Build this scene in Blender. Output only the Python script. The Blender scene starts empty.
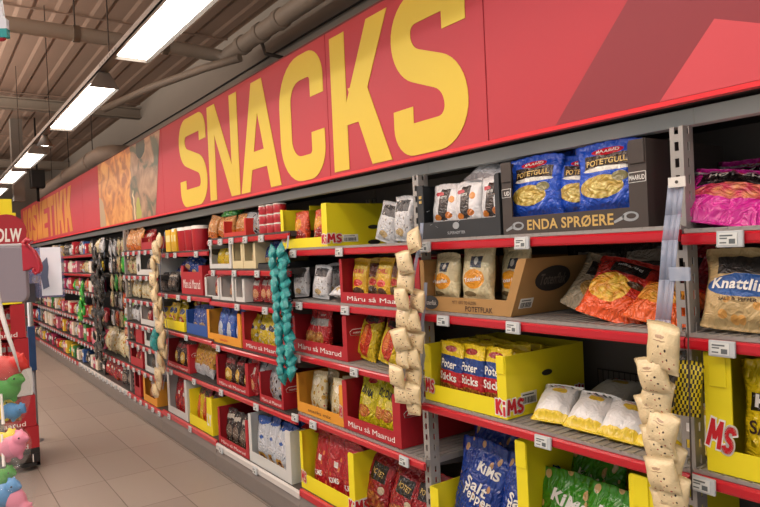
import bpy, bmesh, math, random
from mathutils import Vector, Matrix, noise
S = bpy.context.scene
COL = S.collection
R = math.radians

# ------------------------------------------------------------------ camera
CAMH = 1.38
YAW, PITCH, ROLL, FPX = 0.62256, -0.00948, -0.04438, 640.0
def _frame():
    cy, sy, cp, sp = math.cos(YAW), math.sin(YAW), math.cos(PITCH), math.sin(PITCH)
    F = Vector((-cy*cp, sy*cp, sp)); Rt = Vector((sy, cy, 0)); U = Rt.cross(F)
    c, s = math.cos(ROLL), math.sin(ROLL)
    return F, c*Rt + s*U, -s*Rt + c*U
CF, CR, CU = _frame()
cd = bpy.data.cameras.new('camera'); cam = bpy.data.objects.new('camera', cd); COL.objects.link(cam)
cd.sensor_width = 36; cd.lens = 36*FPX/760; cd.clip_start = .05; cd.clip_end = 100
m = Matrix((CR, CU, -CF)).transposed().to_4x4(); m.translation = (0, 0, CAMH); cam.matrix_world = m
S.camera = cam

# ------------------------------------------------------------------ world, lamps of the hall outside the view, added ceiling fill, exposure
w = bpy.data.worlds.new('hall_ambient'); S.world = w; w.use_nodes = True
w.node_tree.nodes['Background'].inputs[0].default_value = (1.0, .97, .94, 1)
w.node_tree.nodes['Background'].inputs[1].default_value = .5
def area(name, loc, sx, sy, power, col=(1, .97, .93), rot=(0, 0, 0)):
    l = bpy.data.lights.new(name, 'AREA'); l.shape = 'RECTANGLE'; l.size = sx; l.size_y = sy; l.energy = power; l.color = col
    o = bpy.data.objects.new(name, l); COL.objects.link(o); o.location = loc; o.rotation_euler = rot
    return o
# rows of ceiling lamps over the next aisles and behind the viewer
area('hall_lamp_row', (-3.0, -1.2, 3.2), 8, .25, 120)
area('hall_lamp_row', (2.2, .6, 3.1), 2.4, .3, 45)
area('hall_lamp_row', (-9.0, -1.2, 3.2), 8, .25, 90)
area('ceiling_fill_uplight', (-3.5, -1.0, 2.9), 9, .3, 540, (1, .86, .74), (math.pi, 0, 0))  # unseen upward fill added to brighten the ceiling, not a hall fixture
area('ceiling_fill_uplight', (-10.5, -1.0, 2.9), 8, .3, 540, (1, .86, .74), (math.pi, 0, 0))  # second added fill, for the ceiling farther down the aisle
S.view_settings.view_transform = 'Standard'; S.view_settings.look = 'None'
S.view_settings.gamma = 1; S.view_settings.use_curve_mapping = False
S.view_settings.exposure = 0.08

# ------------------------------------------------------------------ measuring helpers: image column/row -> place on a real vertical plane
def colx(px, y=1.5, h=0.0):
    k = (px-380)/FPX; n = CR - CF*k
    return -(y*n.y + h*n.z)/n.x
def ph(px, py, y=1.5):
    d = CF + CR*((px-380)/FPX) + CU*((253.5-py)/FPX)
    return d.z*y/d.y

# ------------------------------------------------------------------ materials
def lin(c):
    if isinstance(c, str):
        c = c.lstrip('#'); c = [int(c[i:i+2], 16)/255 for i in (0, 2, 4)]
    return tuple((v/12.92 if v <= .04045 else ((v+.055)/1.055)**2.4) for v in c[:3]) + (1,)
MATS = {}
def mat(name, col, rough=.5, metal=0, noise_amt=0, noise_scale=20, bump=0, emis=0, alpha=1, trans=0, coat=0, wear=None):
    if name in MATS: return MATS[name]
    m = bpy.data.materials.new(name); m.use_nodes = True; nt = m.node_tree; b = nt.nodes['Principled BSDF']
    b.inputs['Base Color'].default_value = lin(col); b.inputs['Roughness'].default_value = rough; b.inputs['Metallic'].default_value = metal
    if coat: b.inputs['Coat Weight'].default_value = coat
    if noise_amt or bump:
        tc = nt.nodes.new('ShaderNodeTexCoord'); nz = nt.nodes.new('ShaderNodeTexNoise'); nz.inputs['Scale'].default_value = noise_scale; nz.inputs['Detail'].default_value = 4
        nt.links.new(tc.outputs['Object'], nz.inputs['Vector'])
        if noise_amt:
            mx = nt.nodes.new('ShaderNodeMix'); mx.data_type = 'RGBA'
            c = lin(col); mx.inputs['A'].default_value = tuple(v*(1-noise_amt) for v in c[:3])+(1,)
            mx.inputs['B'].default_value = tuple(min(1, v*(1+noise_amt)) for v in c[:3])+(1,)
            nt.links.new(nz.outputs['Fac'], mx.inputs['Factor']); nt.links.new(mx.outputs['Result'], b.inputs['Base Color'])
        if bump:
            bp = nt.nodes.new('ShaderNodeBump'); bp.inputs['Strength'].default_value = bump; bp.inputs['Distance'].default_value = .01
            nt.links.new(nz.outputs['Fac'], bp.inputs['Height']); nt.links.new(bp.outputs['Normal'], b.inputs['Normal'])
    if emis:
        b.inputs['Emission Color'].default_value = lin(col); b.inputs['Emission Strength'].default_value = emis
    if trans:
        b.inputs['Transmission Weight'].default_value = trans; b.inputs['IOR'].default_value = 1.1
    if alpha < 1: b.inputs['Alpha'].default_value = alpha
    MATS[name] = m
    return m

def print_mat(name, base, shapes=(), rough=.24, bump=.8, wob=.02, wscale=5, coat=.45):
    """foil or paper packaging: a stack of printed shapes in the pack's own UV (0..1)"""
    if name in MATS: return MATS[name]
    m = bpy.data.materials.new(name); m.use_nodes = True; nt = m.node_tree; N = nt.nodes; L = nt.links; b = N['Principled BSDF']
    b.inputs['Roughness'].default_value = rough; b.inputs['Coat Weight'].default_value = coat; b.inputs['Coat Roughness'].default_value = .15
    uv = N.new('ShaderNodeUVMap'); uv.uv_map = 'UVMap'
    nz = N.new('ShaderNodeTexNoise'); nz.inputs['Scale'].default_value = wscale; L.new(uv.outputs[0], nz.inputs['Vector'])
    a1 = N.new('ShaderNodeVectorMath'); a1.operation = 'MULTIPLY_ADD'
    L.new(nz.outputs['Color'], a1.inputs[0]); a1.inputs[1].default_value = (wob*2, wob*2, 0); a1.inputs[2].default_value = (-wob, -wob, 0)
    a2 = N.new('ShaderNodeVectorMath'); a2.operation = 'ADD'; L.new(uv.outputs[0], a2.inputs[0]); L.new(a1.outputs[0], a2.inputs[1])
    vec = a2.outputs[0]
    cur = None; curc = lin(base)
    for s in shapes:
        kind, cx, cy, rx, ry, colr = s[:6]
        sb = N.new('ShaderNodeVectorMath'); sb.operation = 'SUBTRACT'; L.new(vec, sb.inputs[0]); sb.inputs[1].default_value = (cx, cy, 0)
        dv = N.new('ShaderNodeVectorMath'); dv.operation = 'MULTIPLY'; L.new(sb.outputs[0], dv.inputs[0]); dv.inputs[1].default_value = (1/rx, 1/ry, 0)
        if kind in 'esc':
            ln = N.new('ShaderNodeVectorMath'); ln.operation = 'LENGTH'; L.new(dv.outputs[0], ln.inputs[0]); val = ln.outputs['Value']
        else:
            ab = N.new('ShaderNodeVectorMath'); ab.operation = 'ABSOLUTE'; L.new(dv.outputs[0], ab.inputs[0])
            sp = N.new('ShaderNodeSeparateXYZ'); L.new(ab.outputs[0], sp.inputs[0])
            mxx = N.new('ShaderNodeMath'); mxx.operation = 'MAXIMUM'; L.new(sp.outputs[0], mxx.inputs[0]); L.new(sp.outputs[1], mxx.inputs[1]); val = mxx.outputs[0]
        lt = N.new('ShaderNodeMath'); lt.operation = 'LESS_THAN'; L.new(val, lt.inputs[0]); lt.inputs[1].default_value = 1
        mask = lt.outputs[0]; csrc = None
        if kind == 'n':
            n3 = N.new('ShaderNodeTexNoise'); n3.inputs['Scale'].default_value = s[6]; n3.inputs['Distortion'].default_value = 1.2; n3.inputs['Detail'].default_value = 3
            st = N.new('ShaderNodeVectorMath'); st.operation = 'MULTIPLY'; L.new(uv.outputs[0], st.inputs[0]); st.inputs[1].default_value = (2.2, .7, 1); L.new(st.outputs[0], n3.inputs['Vector'])
            rp = N.new('ShaderNodeValToRGB'); rp.color_ramp.elements[0].position = .38; rp.color_ramp.elements[0].color = lin(colr); rp.color_ramp.elements[1].color = lin(s[8]); rp.color_ramp.elements[1].position = .66
            e_ = rp.color_ramp.elements.new(.5); e_.color = lin(s[7]); L.new(n3.outputs['Fac'], rp.inputs[0]); csrc = rp.outputs[0]
        if kind in 'sc':      # s: scattered chips over an ellipse, c: a heap of chips with two colours
            vo = N.new('ShaderNodeTexVoronoi'); vo.inputs['Scale'].default_value = s[6]; L.new(uv.outputs[0], vo.inputs['Vector'])
            if kind == 's':
                l2 = N.new('ShaderNodeMath'); l2.operation = 'LESS_THAN'; L.new(vo.outputs['Distance'], l2.inputs[0]); l2.inputs[1].default_value = s[7]
                mu = N.new('ShaderNodeMath'); mu.operation = 'MULTIPLY'; L.new(mask, mu.inputs[0]); L.new(l2.outputs[0], mu.inputs[1]); mask = mu.outputs[0]
            else:
                rp = N.new('ShaderNodeValToRGB'); rp.color_ramp.elements[0].color = lin(colr); rp.color_ramp.elements[1].color = lin(s[7]); rp.color_ramp.elements[1].position = .7
                L.new(vo.outputs['Distance'], rp.inputs[0]); csrc = rp.outputs[0]
        mx = N.new('ShaderNodeMix'); mx.data_type = 'RGBA'; L.new(mask, mx.inputs['Factor'])
        if cur is None: mx.inputs['A'].default_value = curc
        else: L.new(cur, mx.inputs['A'])
        if csrc: L.new(csrc, mx.inputs['B'])
        else: mx.inputs['B'].default_value = lin(colr)
        cur = mx.outputs['Result']
    if cur is None: b.inputs['Base Color'].default_value = curc
    else: L.new(cur, b.inputs['Base Color'])
    if bump:
        n2 = N.new('ShaderNodeTexNoise'); n2.inputs['Scale'].default_value = 5; n2.inputs['Detail'].default_value = 2; n2.inputs['Distortion'].default_value = 2.2
        L.new(uv.outputs[0], n2.inputs['Vector'])
        bp = N.new('ShaderNodeBump'); bp.inputs['Strength'].default_value = bump; bp.inputs['Distance'].default_value = .03
        L.new(n2.outputs['Fac'], bp.inputs['Height']); L.new(bp.outputs['Normal'], b.inputs['Normal']); L.new(bp.outputs['Normal'], b.inputs['Coat Normal'])
    MATS[name] = m
    return m

# ------------------------------------------------------------------ object helpers
def tag(o, label=None, cat=None, group=None, kind=None):
    if label: o['label'] = label
    if cat: o['category'] = cat
    if group: o['group'] = group
    if kind: o['kind'] = kind
    return o
def empty(name, loc=(0, 0, 0), rz=0, label=None, cat=None, group=None):
    o = bpy.data.objects.new(name, None); COL.objects.link(o); o.location = loc; o.rotation_euler = (0, 0, rz); o.empty_display_size = .05
    return tag(o, label, cat, group)
def link(name, me, parent=None, loc=None, rot=None):
    o = bpy.data.objects.new(name, me); COL.objects.link(o)
    if parent: o.parent = parent
    if loc is not None: o.location = loc
    if rot is not None: o.rotation_euler = rot
    return o
def copy_tree(o, parent=None):
    c = o.copy(); COL.objects.link(c); c.parent = parent
    for ch in list(o.children): copy_tree(ch, c)
    return c
class MB:
    def __init__(s): s.v = []; s.f = []; s.m = []; s.uv = []; s.sm = []
    def face(s, pts, mi=0, uv=None, smooth=False):
        i = len(s.v); s.v += [tuple(p) for p in pts]; s.f.append(tuple(range(i, i+len(pts)))); s.m.append(mi); s.uv.append(uv or [(0, 0)]*len(pts)); s.sm.append(smooth)
    def box(s, x0, x1, y0, y1, z0, z1, mi=0):
        i = len(s.v)
        s.v += [(x0, y0, z0), (x1, y0, z0), (x1, y1, z0), (x0, y1, z0), (x0, y0, z1), (x1, y0, z1), (x1, y1, z1), (x0, y1, z1)]
        for f in ((0, 1, 5, 4), (1, 2, 6, 5), (2, 3, 7, 6), (3, 0, 4, 7), (4, 5, 6, 7), (3, 2, 1, 0)):
            s.f.append(tuple(i+k for k in f)); s.m.append(mi); s.uv.append([(0, 0), (1, 0), (1, 1), (0, 1)]); s.sm.append(False)
    def prism(s, pts, axis, a, b, mi=0):
        """extrude a 2-D polygon: axis 'x' -> pts are (y,z), 'y' -> (x,z), 'z' -> (x,y)"""
        def P(p, t): return (t, p[0], p[1]) if axis == 'x' else (p[0], t, p[1]) if axis == 'y' else (p[0], p[1], t)
        i = len(s.v); n = len(pts); s.v += [P(p, a) for p in pts] + [P(p, b) for p in pts]
        s.f.append(tuple(i+k for k in range(n))); s.f.append(tuple(i+n+k for k in reversed(range(n))))
        for k in range(n): s.f.append((i+k, i+n+k, i+n+(k+1) % n, i+(k+1) % n))
        for k in range(n+2): s.m.append(mi); s.sm.append(False)
        s.uv += [[(0, 0)]*n]*2 + [[(0, 0)]*4]*n
    def tube(s, pts, r, n=10, mi=0, caps=True):
        pts = [Vector(p) for p in pts]; rs = r if isinstance(r, (list, tuple)) else [r]*len(pts)
        base = len(s.v); ref = None
        for k, p in enumerate(pts):
            t = (pts[min(k+1, len(pts)-1)] - pts[max(k-1, 0)]).normalized()
            if ref is None: ref = Vector((0, 0, 1)) if abs(t.z) < .9 else Vector((1, 0, 0))
            a = (ref - t*ref.dot(t)).normalized(); b = t.cross(a); ref = a
            for j in range(n):
                th = 2*math.pi*j/n; s.v.append(tuple(p + (a*math.cos(th) + b*math.sin(th))*rs[k]))
        for k in range(len(pts)-1):
            for j in range(n):
                q = base + k*n; s.f.append((q+j, q+(j+1) % n, q+n+(j+1) % n, q+n+j)); s.m.append(mi); s.uv.append([(0, 0)]*4); s.sm.append(True)
        if caps:
            for q in (base, base+(len(pts)-1)*n):
                s.f.append(tuple(q+j for j in range(n))); s.m.append(mi); s.uv.append([(0, 0)]*n); s.sm.append(False)
    def lathe(s, prof, n=16, c=(0, 0), mi=0):
        base = len(s.v)
        for r, z in prof:
            for j in range(n): th = 2*math.pi*j/n; s.v.append((c[0]+r*math.cos(th), c[1]+r*math.sin(th), z))
        for k in range(len(prof)-1):
            for j in range(n):
                q = base+k*n; s.f.append((q+j, q+(j+1) % n, q+n+(j+1) % n, q+n+j)); s.m.append(mi); s.uv.append([(j/n, k/len(prof))]*4); s.sm.append(True)
        for q in (base, base+(len(prof)-1)*n):
            s.f.append(tuple(q+j for j in range(n))); s.m.append(mi); s.uv.append([(0, 0)]*n); s.sm.append(False)
    def blob(s, c, r, n=12, mi=0, rot=None):
        base = len(s.v); rr = r if isinstance(r, (tuple, list)) else (r, r, r); Mx = rot or Matrix.Identity(3); c = Vector(c)
        for k in range(n+1):
            ph_ = math.pi*k/n
            for j in range(2*n):
                th = math.pi*j/n
                s.v.append(tuple(c + Mx @ Vector((rr[0]*math.sin(ph_)*math.cos(th), rr[1]*math.sin(ph_)*math.sin(th), rr[2]*math.cos(ph_)))))
        for k in range(n):
            for j in range(2*n):
                q = base+k*2*n; s.f.append((q+j, q+2*n+j, q+2*n+(j+1) % (2*n), q+(j+1) % (2*n))); s.m.append(mi); s.uv.append([(0, 0)]*4); s.sm.append(True)
    def mesh(s, name, mats):
        me = bpy.data.meshes.new(name); me.from_pydata(s.v, [], s.f)
        ul = me.uv_layers.new(name='UVMap'); k = 0
        for p, mi, uv, sm in zip(me.polygons, s.m, s.uv, s.sm):
            p.material_index = mi; p.use_smooth = sm
            for j in range(p.loop_total): ul.data[p.loop_start+j].uv = uv[j]
        for mt in (mats if isinstance(mats, (list, tuple)) else [mats]): me.materials.append(mt)
        return me
    def build(s, name, mats, parent=None, loc=None, rot=None, bevel=0, fixn=True):
        me = s.mesh(name, mats)
        if fixn:
            bm = bmesh.new(); bm.from_mesh(me)
            if not any(s.sm): bmesh.ops.recalc_face_normals(bm, faces=bm.faces)
            bm.to_mesh(me); bm.free()
        o = link(name, me, parent, loc, rot)
        if bevel:
            b = o.modifiers.new('bevel', 'BEVEL'); b.width = bevel; b.segments = 2; b.limit_method = 'ANGLE'
        return o

# ------------------------------------------------------------------ lettering
WORDS = {}
def word_mesh(text, matl, bold=.02, extr=.0, shear=0):
    """flat text, 1 unit cap height, centred, in the XZ plane facing -Y"""
    key = (text, matl.name, bold, shear)
    if key in WORDS: return WORDS[key]
    cu = bpy.data.curves.new('txt', 'FONT'); cu.body = text; cu.size = 1.37; cu.align_x = 'CENTER'; cu.offset = bold; cu.resolution_u = 3; cu.shear = shear; cu.space_character = 1.0+bold*1.5
    o = bpy.data.objects.new('txt', cu); COL.objects.link(o)
    dg = bpy.context.evaluated_depsgraph_get(); dg.update()
    me = bpy.data.meshes.new_from_object(o.evaluated_get(dg)); bpy.data.objects.remove(o)
    xs = [v.co.x for v in me.vertices]; cx = (min(xs)+max(xs))/2
    for v in me.vertices: v.co = Vector((v.co.x-cx, 0, v.co.y-.5))
    wd = max(xs)-min(xs)
    me.materials.clear(); me.materials.append(matl); WORDS[key] = (me, wd)
    return WORDS[key]
def lettering(text, matl, parent, c, height, width=None, rot=(0, 0, 0), bold=.02, name='lettering', label=None, shear=0):
    me, wd = word_mesh(text, matl, bold, 0, shear)
    o = link(name, me, parent, c, rot)
    sx = (width/wd) if width else height
    o.scale = (sx, 1, height)
    if label: o['label'] = label
    return o
def fillet(pts, r, n=6, closed=False):
    out = []; N = len(pts)
    for i, p in enumerate(pts):
        if not closed and i in (0, N-1): out.append(Vector(p)); continue
        a, b, c = Vector(pts[i-1]), Vector(p), Vector(pts[(i+1) % N])
        u = (a-b); v = (c-b); lu, lv = u.length, v.length; u.normalize(); v.normalize()
        ang = u.angle(v)
        if ang > 3.1: out.append(b); continue
        d = min(r/math.tan(ang/2), lu*.5, lv*.5); r2 = d*math.tan(ang/2)
        c0 = b+(u+v).normalized()*(r2/math.sin(ang/2)); p0 = b+u*d-c0; p1 = b+v*d-c0
        th = p0.angle(p1); sg = 1 if p0.x*p1.y-p0.y*p1.x > 0 else -1
        for k in range(n+1):
            a_ = sg*th*k/n; out.append(c0+Vector((p0.x*math.cos(a_)-p0.y*math.sin(a_), p0.x*math.sin(a_)+p0.y*math.cos(a_))))
    return out
def ribbon(mb, pts, t, y0, y1, closed=False):
    pts = [p for i, p in enumerate(pts) if i == 0 or (p-pts[i-1]).length > 2e-3]
    N = len(pts); L_, R_ = [], []
    for i in range(N):
        a = pts[(i-1) % N] if (closed or i) else pts[i]; c = pts[(i+1) % N] if (closed or i < N-1) else pts[i]
        d1 = (pts[i]-a); d2 = (c-pts[i])
        d1 = d1.normalized() if d1.length > 1e-9 else d2.normalized(); d2 = d2.normalized() if d2.length > 1e-9 else d1
        n = Vector((-(d1.y+d2.y), d1.x+d2.x)); n.normalize(); c_ = max(.5, n.dot(Vector((-d1.y, d1.x))))
        L_.append(pts[i]+n*t/2/c_); R_.append(pts[i]-n*t/2/c_)
    for i in range(N if closed else N-1):
        j = (i+1) % N
        mb.prism([L_[i], L_[j], R_[j], R_[i]], 'y', y0, y1)
def letter_mesh(ch, wd, ht, t, matl, th=.002):
    """condensed display letter of width wd, height ht, stem t; lower-left corner at the origin"""
    mb = MB(); y0, y1 = -th, 0
    lay = [0]
    def para(xa, za, xb, zb, tt=t): lay[0] += 1; mb.prism([(xa, za), (xa+tt, za), (xb+tt, zb), (xb, zb)], 'y', y0-.0002*lay[0], y1)
    def bar(x0, x1, z0, z1): lay[0] += 1; mb.prism([(x0, z0), (x1, z0), (x1, z1), (x0, z1)], 'y', y0-.0002*lay[0], y1)
    h = t/2; r = (wd-t)/2*.98; ty = t*.92
    if ch == 'S':
        p = [(wd-h, ht*.70), (wd-h, ht-ty/2), (h, ht-ty/2), (h, ht*.60), (wd-h, ht*.41), (wd-h, ty/2), (h, ty/2), (h, ht*.30)]
        ribbon(mb, fillet([Vector(q) for q in p], r, 8), t, y0, y1)
    elif ch == 'C':
        p = [(wd-h, ht*.64), (wd-h, ht-ty/2), (h, ht-ty/2), (h, ty/2), (wd-h, ty/2), (wd-h, ht*.36)]
        ribbon(mb, fillet([Vector(q) for q in p], r, 8), t, y0, y1)
    elif ch == 'O':
        p = [(wd-h, ht*.5), (wd-h, ht-h), (h, ht-h), (h, h), (wd-h, h)]
        ribbon(mb, fillet([Vector(q) for q in p], r, 8, True), t, y0, y1, True)
    elif ch == 'N': bar(0, t*.9, 0, ht); bar(wd-t*.9, wd, 0, ht); para(wd-t*1.05, 0, 0, ht, t*1.05)
    elif ch == 'M': bar(0, t*.85, 0, ht); bar(wd-t*.85, wd, 0, ht); para(wd/2-t*.4, 0, 0, ht, t*.8); para(wd/2-t*.4, 0, wd-t*.8, ht, t*.8)
    elif ch == 'A':
        para(0, 0, wd/2-t*.55, ht, t); para(wd-t, 0, wd/2-t*.45, ht, t); bar(t*.8, wd-t*.8, ht*.2, ht*.2+t*.8)
    elif ch == 'K':
        bar(0, t, 0, ht); para(t*.55, ht*.32, wd-t*1.1, ht, t*1.2); para(wd-t*1.05, 0, t*1.12, ht*.58, t*1.12)
    elif ch == 'E': bar(0, t, 0, ht); [bar(0, wd, z, z+t*.85) for z in (0, ht/2-t*.42, ht-t*.85)]
    elif ch == 'T': bar(wd/2-t/2, wd/2+t/2, 0, ht); bar(0, wd, ht-t*.85, ht)
    elif ch == 'I': bar(0, t, 0, ht)
    me = mb.mesh('letter', matl); bm = bmesh.new(); bm.from_mesh(me); bmesh.ops.recalc_face_normals(bm, faces=bm.faces); bm.to_mesh(me); bm.free()
    return me

LOGOS = {}
def block_word(text, matl, grow=0):
    """fat bouncing display letters, 1 unit high, centred, flat in XZ"""
    key = (text, matl.name, grow)
    if key in LOGOS: return LOGOS[key]
    W_ = {'K': .62, 'i': .26, 'M': .86, 'S': .58}; x = 0; V = []; F = []
    for i, ch in enumerate(text):
        wd = W_[ch]; dz = (.03, -.02, .03, -.03)[i % 4]; mb = MB(); t = .24
        def q(pts, lay):
            cx = sum(p[0] for p in pts)/len(pts); cz = sum(p[1] for p in pts)/len(pts); b0 = len(V)
            for p in pts: V.append((x+p[0], -lay*.0001, p[1]+dz-.5))
            F.append(tuple(range(b0, b0+len(pts))))
        def stroke(a, b, tt, lay):
            a = Vector(a); b = Vector(b); d = (b-a).normalized(); n = Vector((-d.y, d.x))*(tt/2+grow); a = a-d*grow; b = b+d*grow
            q([a+n, a-n, b-n, b+n], lay)
        if ch == 'K': stroke((.12, 0), (.12, 1), t, 1); stroke((.16, .45), (.5, 1), t*.9, 2); stroke((.22, .55), (.54, 0), t*.9, 3)
        elif ch == 'i': stroke((.13, 0), (.13, .62), t*.85, 1); stroke((.13, .76), (.13, .98), t*.95, 2)
        elif ch == 'M': stroke((.13, 0), (.2, 1), t*.9, 1); stroke((.2, .95), (.43, .3), t*.8, 2); stroke((.43, .3), (.66, .95), t*.8, 3); stroke((.66, 1), (.74, 0), t*.9, 4)
        elif ch == 'S':
            h = t/2; pts = fillet([Vector(p) for p in [(wd-h*.6, .74), (wd-h, 1-h), (h, 1-h), (h, .58), (wd-h, .42), (wd-h, h), (h, h), (h*.6, .26)]], .15, 5)
            for k in range(len(pts)-1): stroke(pts[k], pts[k+1], t*.92, 5)
        x += wd+.03
    for k, v in enumerate(V): V[k] = (v[0]-x/2, v[1], v[2])
    me = bpy.data.meshes.new('logo'); me.from_pydata(V, [], F); me.materials.append(matl)
    bm = bmesh.new(); bm.from_mesh(me)
    for f in bm.faces:
        if f.normal.y > 0: f.normal_flip()
    bm.to_mesh(me); bm.free()
    LOGOS[key] = (me, x); return LOGOS[key]
def logo(text, parent, c, height, width, rot=(0, 0, 0), out=(0, -1, 0), label='red brand logo with white outline'):
    for matl, grow, off in ((WHITE, .07, .0008), (REDP, 0, .0018)):
        me, wd = block_word(text, matl, grow)
        o = link('logo' if matl is REDP else 'logo_outline', me, parent, Vector(c)+Vector(out)*off, rot); o.scale = (width/wd, 1, height); o['label'] = label if matl is REDP else 'white logo outline'
# ------------------------------------------------------------------ bags
def bag_point(u, v, W, H, T, side, seed, s0=.05, s1=.09, pinch=.08):
    vv = min(1, max(0, (v-s0)/(1-s0-s1)))
    prof = max(0, math.sin(math.pi*vv**.85))**.5
    edge = max(0, 1-abs(u)**2.6)**.62
    d = T/2*prof*edge
    wr = noise.noise(Vector((u*2.2+seed*7.1, v*3.1, seed+side*3.3)))*.5 + noise.noise(Vector((u*5+seed, v*4, side+seed*2.2)))*.3
    d += T*.2*wr*edge*min(1, prof*1.5)
    cr = math.sin(u*17+seed*5+side)*T*.07*edge
    d += cr*(math.exp(-vv*5)+math.exp(-(1-vv)*4))*(0 if vv in (0, 1) else 1)
    wdt = W/2*(1-pinch*prof)
    x = u*wdt*(1 + .03*noise.noise(Vector((v*4, seed, u))))
    x += .03*W*noise.noise(Vector((v*2.5+seed*3.3, 1.7, seed)))
    z = v*H*(1-.02*abs(u)*prof) - (.22*H*u*u*max(0, v-.72)*(.5+noise.noise(Vector((u*1.5+seed*9, 4.4, seed)))) if v > .72 else -.06*H*u*u*max(0, .2-v)*(1+noise.noise(Vector((u+seed, 8.8, 1)))))
    bend = (v-.9)*T*.5*math.sin(seed*3.7) if v > .9 else 0
    return Vector((x, (-d if side == 0 else d)+bend*6*(v-.9) + (-.0012 if side == 0 else .0012), z))
BAGM = {}
def bag_mesh(matl, W, H, T, seed=0, nu=12, nv=16, stand=False):
    key = (matl.name, round(W, 3), round(H, 3), round(T, 3), seed, nu, nv)
    if key in BAGM: return BAGM[key]
    mb = MB(); idx = {}
    vs = [0, .025, .05] + [.05+.86*(k/(nv-1)) for k in range(1, nv)] + [.94, .97, 1]
    us = [-1+2*k/nu for k in range(nu+1)]; us = [math.copysign(abs(u)**.8, u) for u in us]
    for side in (0, 1):
        for j, v in enumerate(vs):
            for i, u in enumerate(us):
                p = bag_point(u, v, W, H, T, side, seed)
                if v in (0, 1): p.z += (.004*H*(1 if i % 2 else -1) if v == 1 else 0)
                if side == 1 and (i in (0, nu)): idx[(1, j, i)] = idx[(0, j, i)]; continue
                idx[(side, j, i)] = len(mb.v); mb.v.append(tuple(p))
    for side in (0, 1):
        for j in range(len(vs)-1):
            for i in range(nu):
                q = [idx[(side, j, i)], idx[(side, j, i+1)], idx[(side, j+1, i+1)], idx[(side, j+1, i)]]
                uv = [((us[i]+1)/2, vs[j]), ((us[i+1]+1)/2, vs[j]), ((us[i+1]+1)/2, vs[j+1]), ((us[i]+1)/2, vs[j+1])]
                if side: q.reverse(); uv.reverse()
                mb.f.append(tuple(q)); mb.m.append(0); mb.uv.append(uv); mb.sm.append(True)
    for j in (0, len(vs)-1):
        for i in range(nu):
            q = [idx[(0, j, i)], idx[(1, j, i)], idx[(1, j, i+1)], idx[(0, j, i+1)]]
            q = list(dict.fromkeys(q))
            if len(q) < 3: continue
            mb.f.append(tuple(q)); mb.m.append(0); mb.uv.append([(.5, vs[j])]*len(q)); mb.sm.append(False)
    me = mb.mesh('bag', matl); BAGM[key] = me
    return me
def bag_text(parent, text, matl, cu_, cv_, hh, ww, W, H, T, seed, bold=.03, ang=0, shear=0, name='lettering'):
    """print a word so that it follows the bag's bulge"""
    me0, wd = word_mesh(text, matl, bold, 0, shear)
    me = me0.copy(); ca, sa = math.cos(ang), math.sin(ang)
    for v in me.vertices:
        x = v.co.x/wd*ww; z = v.co.z*hh; x, z = x*ca-z*sa, x*sa+z*ca
        u = (x/(W/2)) + cu_; vv = cv_ + z/H
        p = bag_point(max(-.98, min(.98, u)), max(.0, min(1, vv)), W, H, T, 0, seed); v.co = p + Vector((0, -.0022, 0))
    return link(name, me, parent)
BAGPROTO = {}
WHITE = mat('white_print', '#e8e8e4', .5); BLACK = mat('black_print', '#17130f', .5); GOLD = mat('gold_print', '#c8a860', .45); REDP = mat('red_print', '#c01c28', .45)
YELP = mat('yellow_print', '#e8c83a', .5); BROWNP = mat('brown_print', '#3a2418', .5)
DES = {}
def design(key, material, texts=(), hint=('bag', 'crisp_bag')): DES[key] = (material, texts, hint)
def make_bag(key, W, H, T, seed=0, lod=1):
    k = (key, round(W, 3), round(H, 3), round(T, 3), seed, lod)
    if k in BAGPROTO: return copy_tree(BAGPROTO[k])
    ml, texts, hint = DES[key]
    o = link(hint[1], bag_mesh(ml, W, H, T, seed, *( (14, 20) if lod == 1 else (8, 9))))
    if lod == 1:
        for t in texts:
            txt, tm, cu_, cv_, hh, ww, ang = t[:7]
            bag_text(o, txt, tm, cu_, cv_, hh*H, ww*W, W, H, T, seed, bold=t[7] if len(t) > 7 else .03, ang=R(ang))
    BAGPROTO[k] = o
    return o
def put_bag(key, x, y, z, W, H, T, label, group=None, rot=(0, 0, 0), seed=0, lod=1, cat='crisp bag'):
    o = make_bag(key, W, H, T, seed, lod)
    o.location = (x, y, z); o.rotation_euler = rot
    return tag(o, label, cat, group)
ORD = ['first', 'second', 'third', 'fourth', 'fifth', 'sixth', 'seventh', 'eighth', 'ninth', 'tenth', 'eleventh', 'twelfth', 'thirteenth', 'fourteenth', 'fifteenth', 'sixteenth', 'seventeenth', 'eighteenth', 'nineteenth', 'twentieth']

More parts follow.
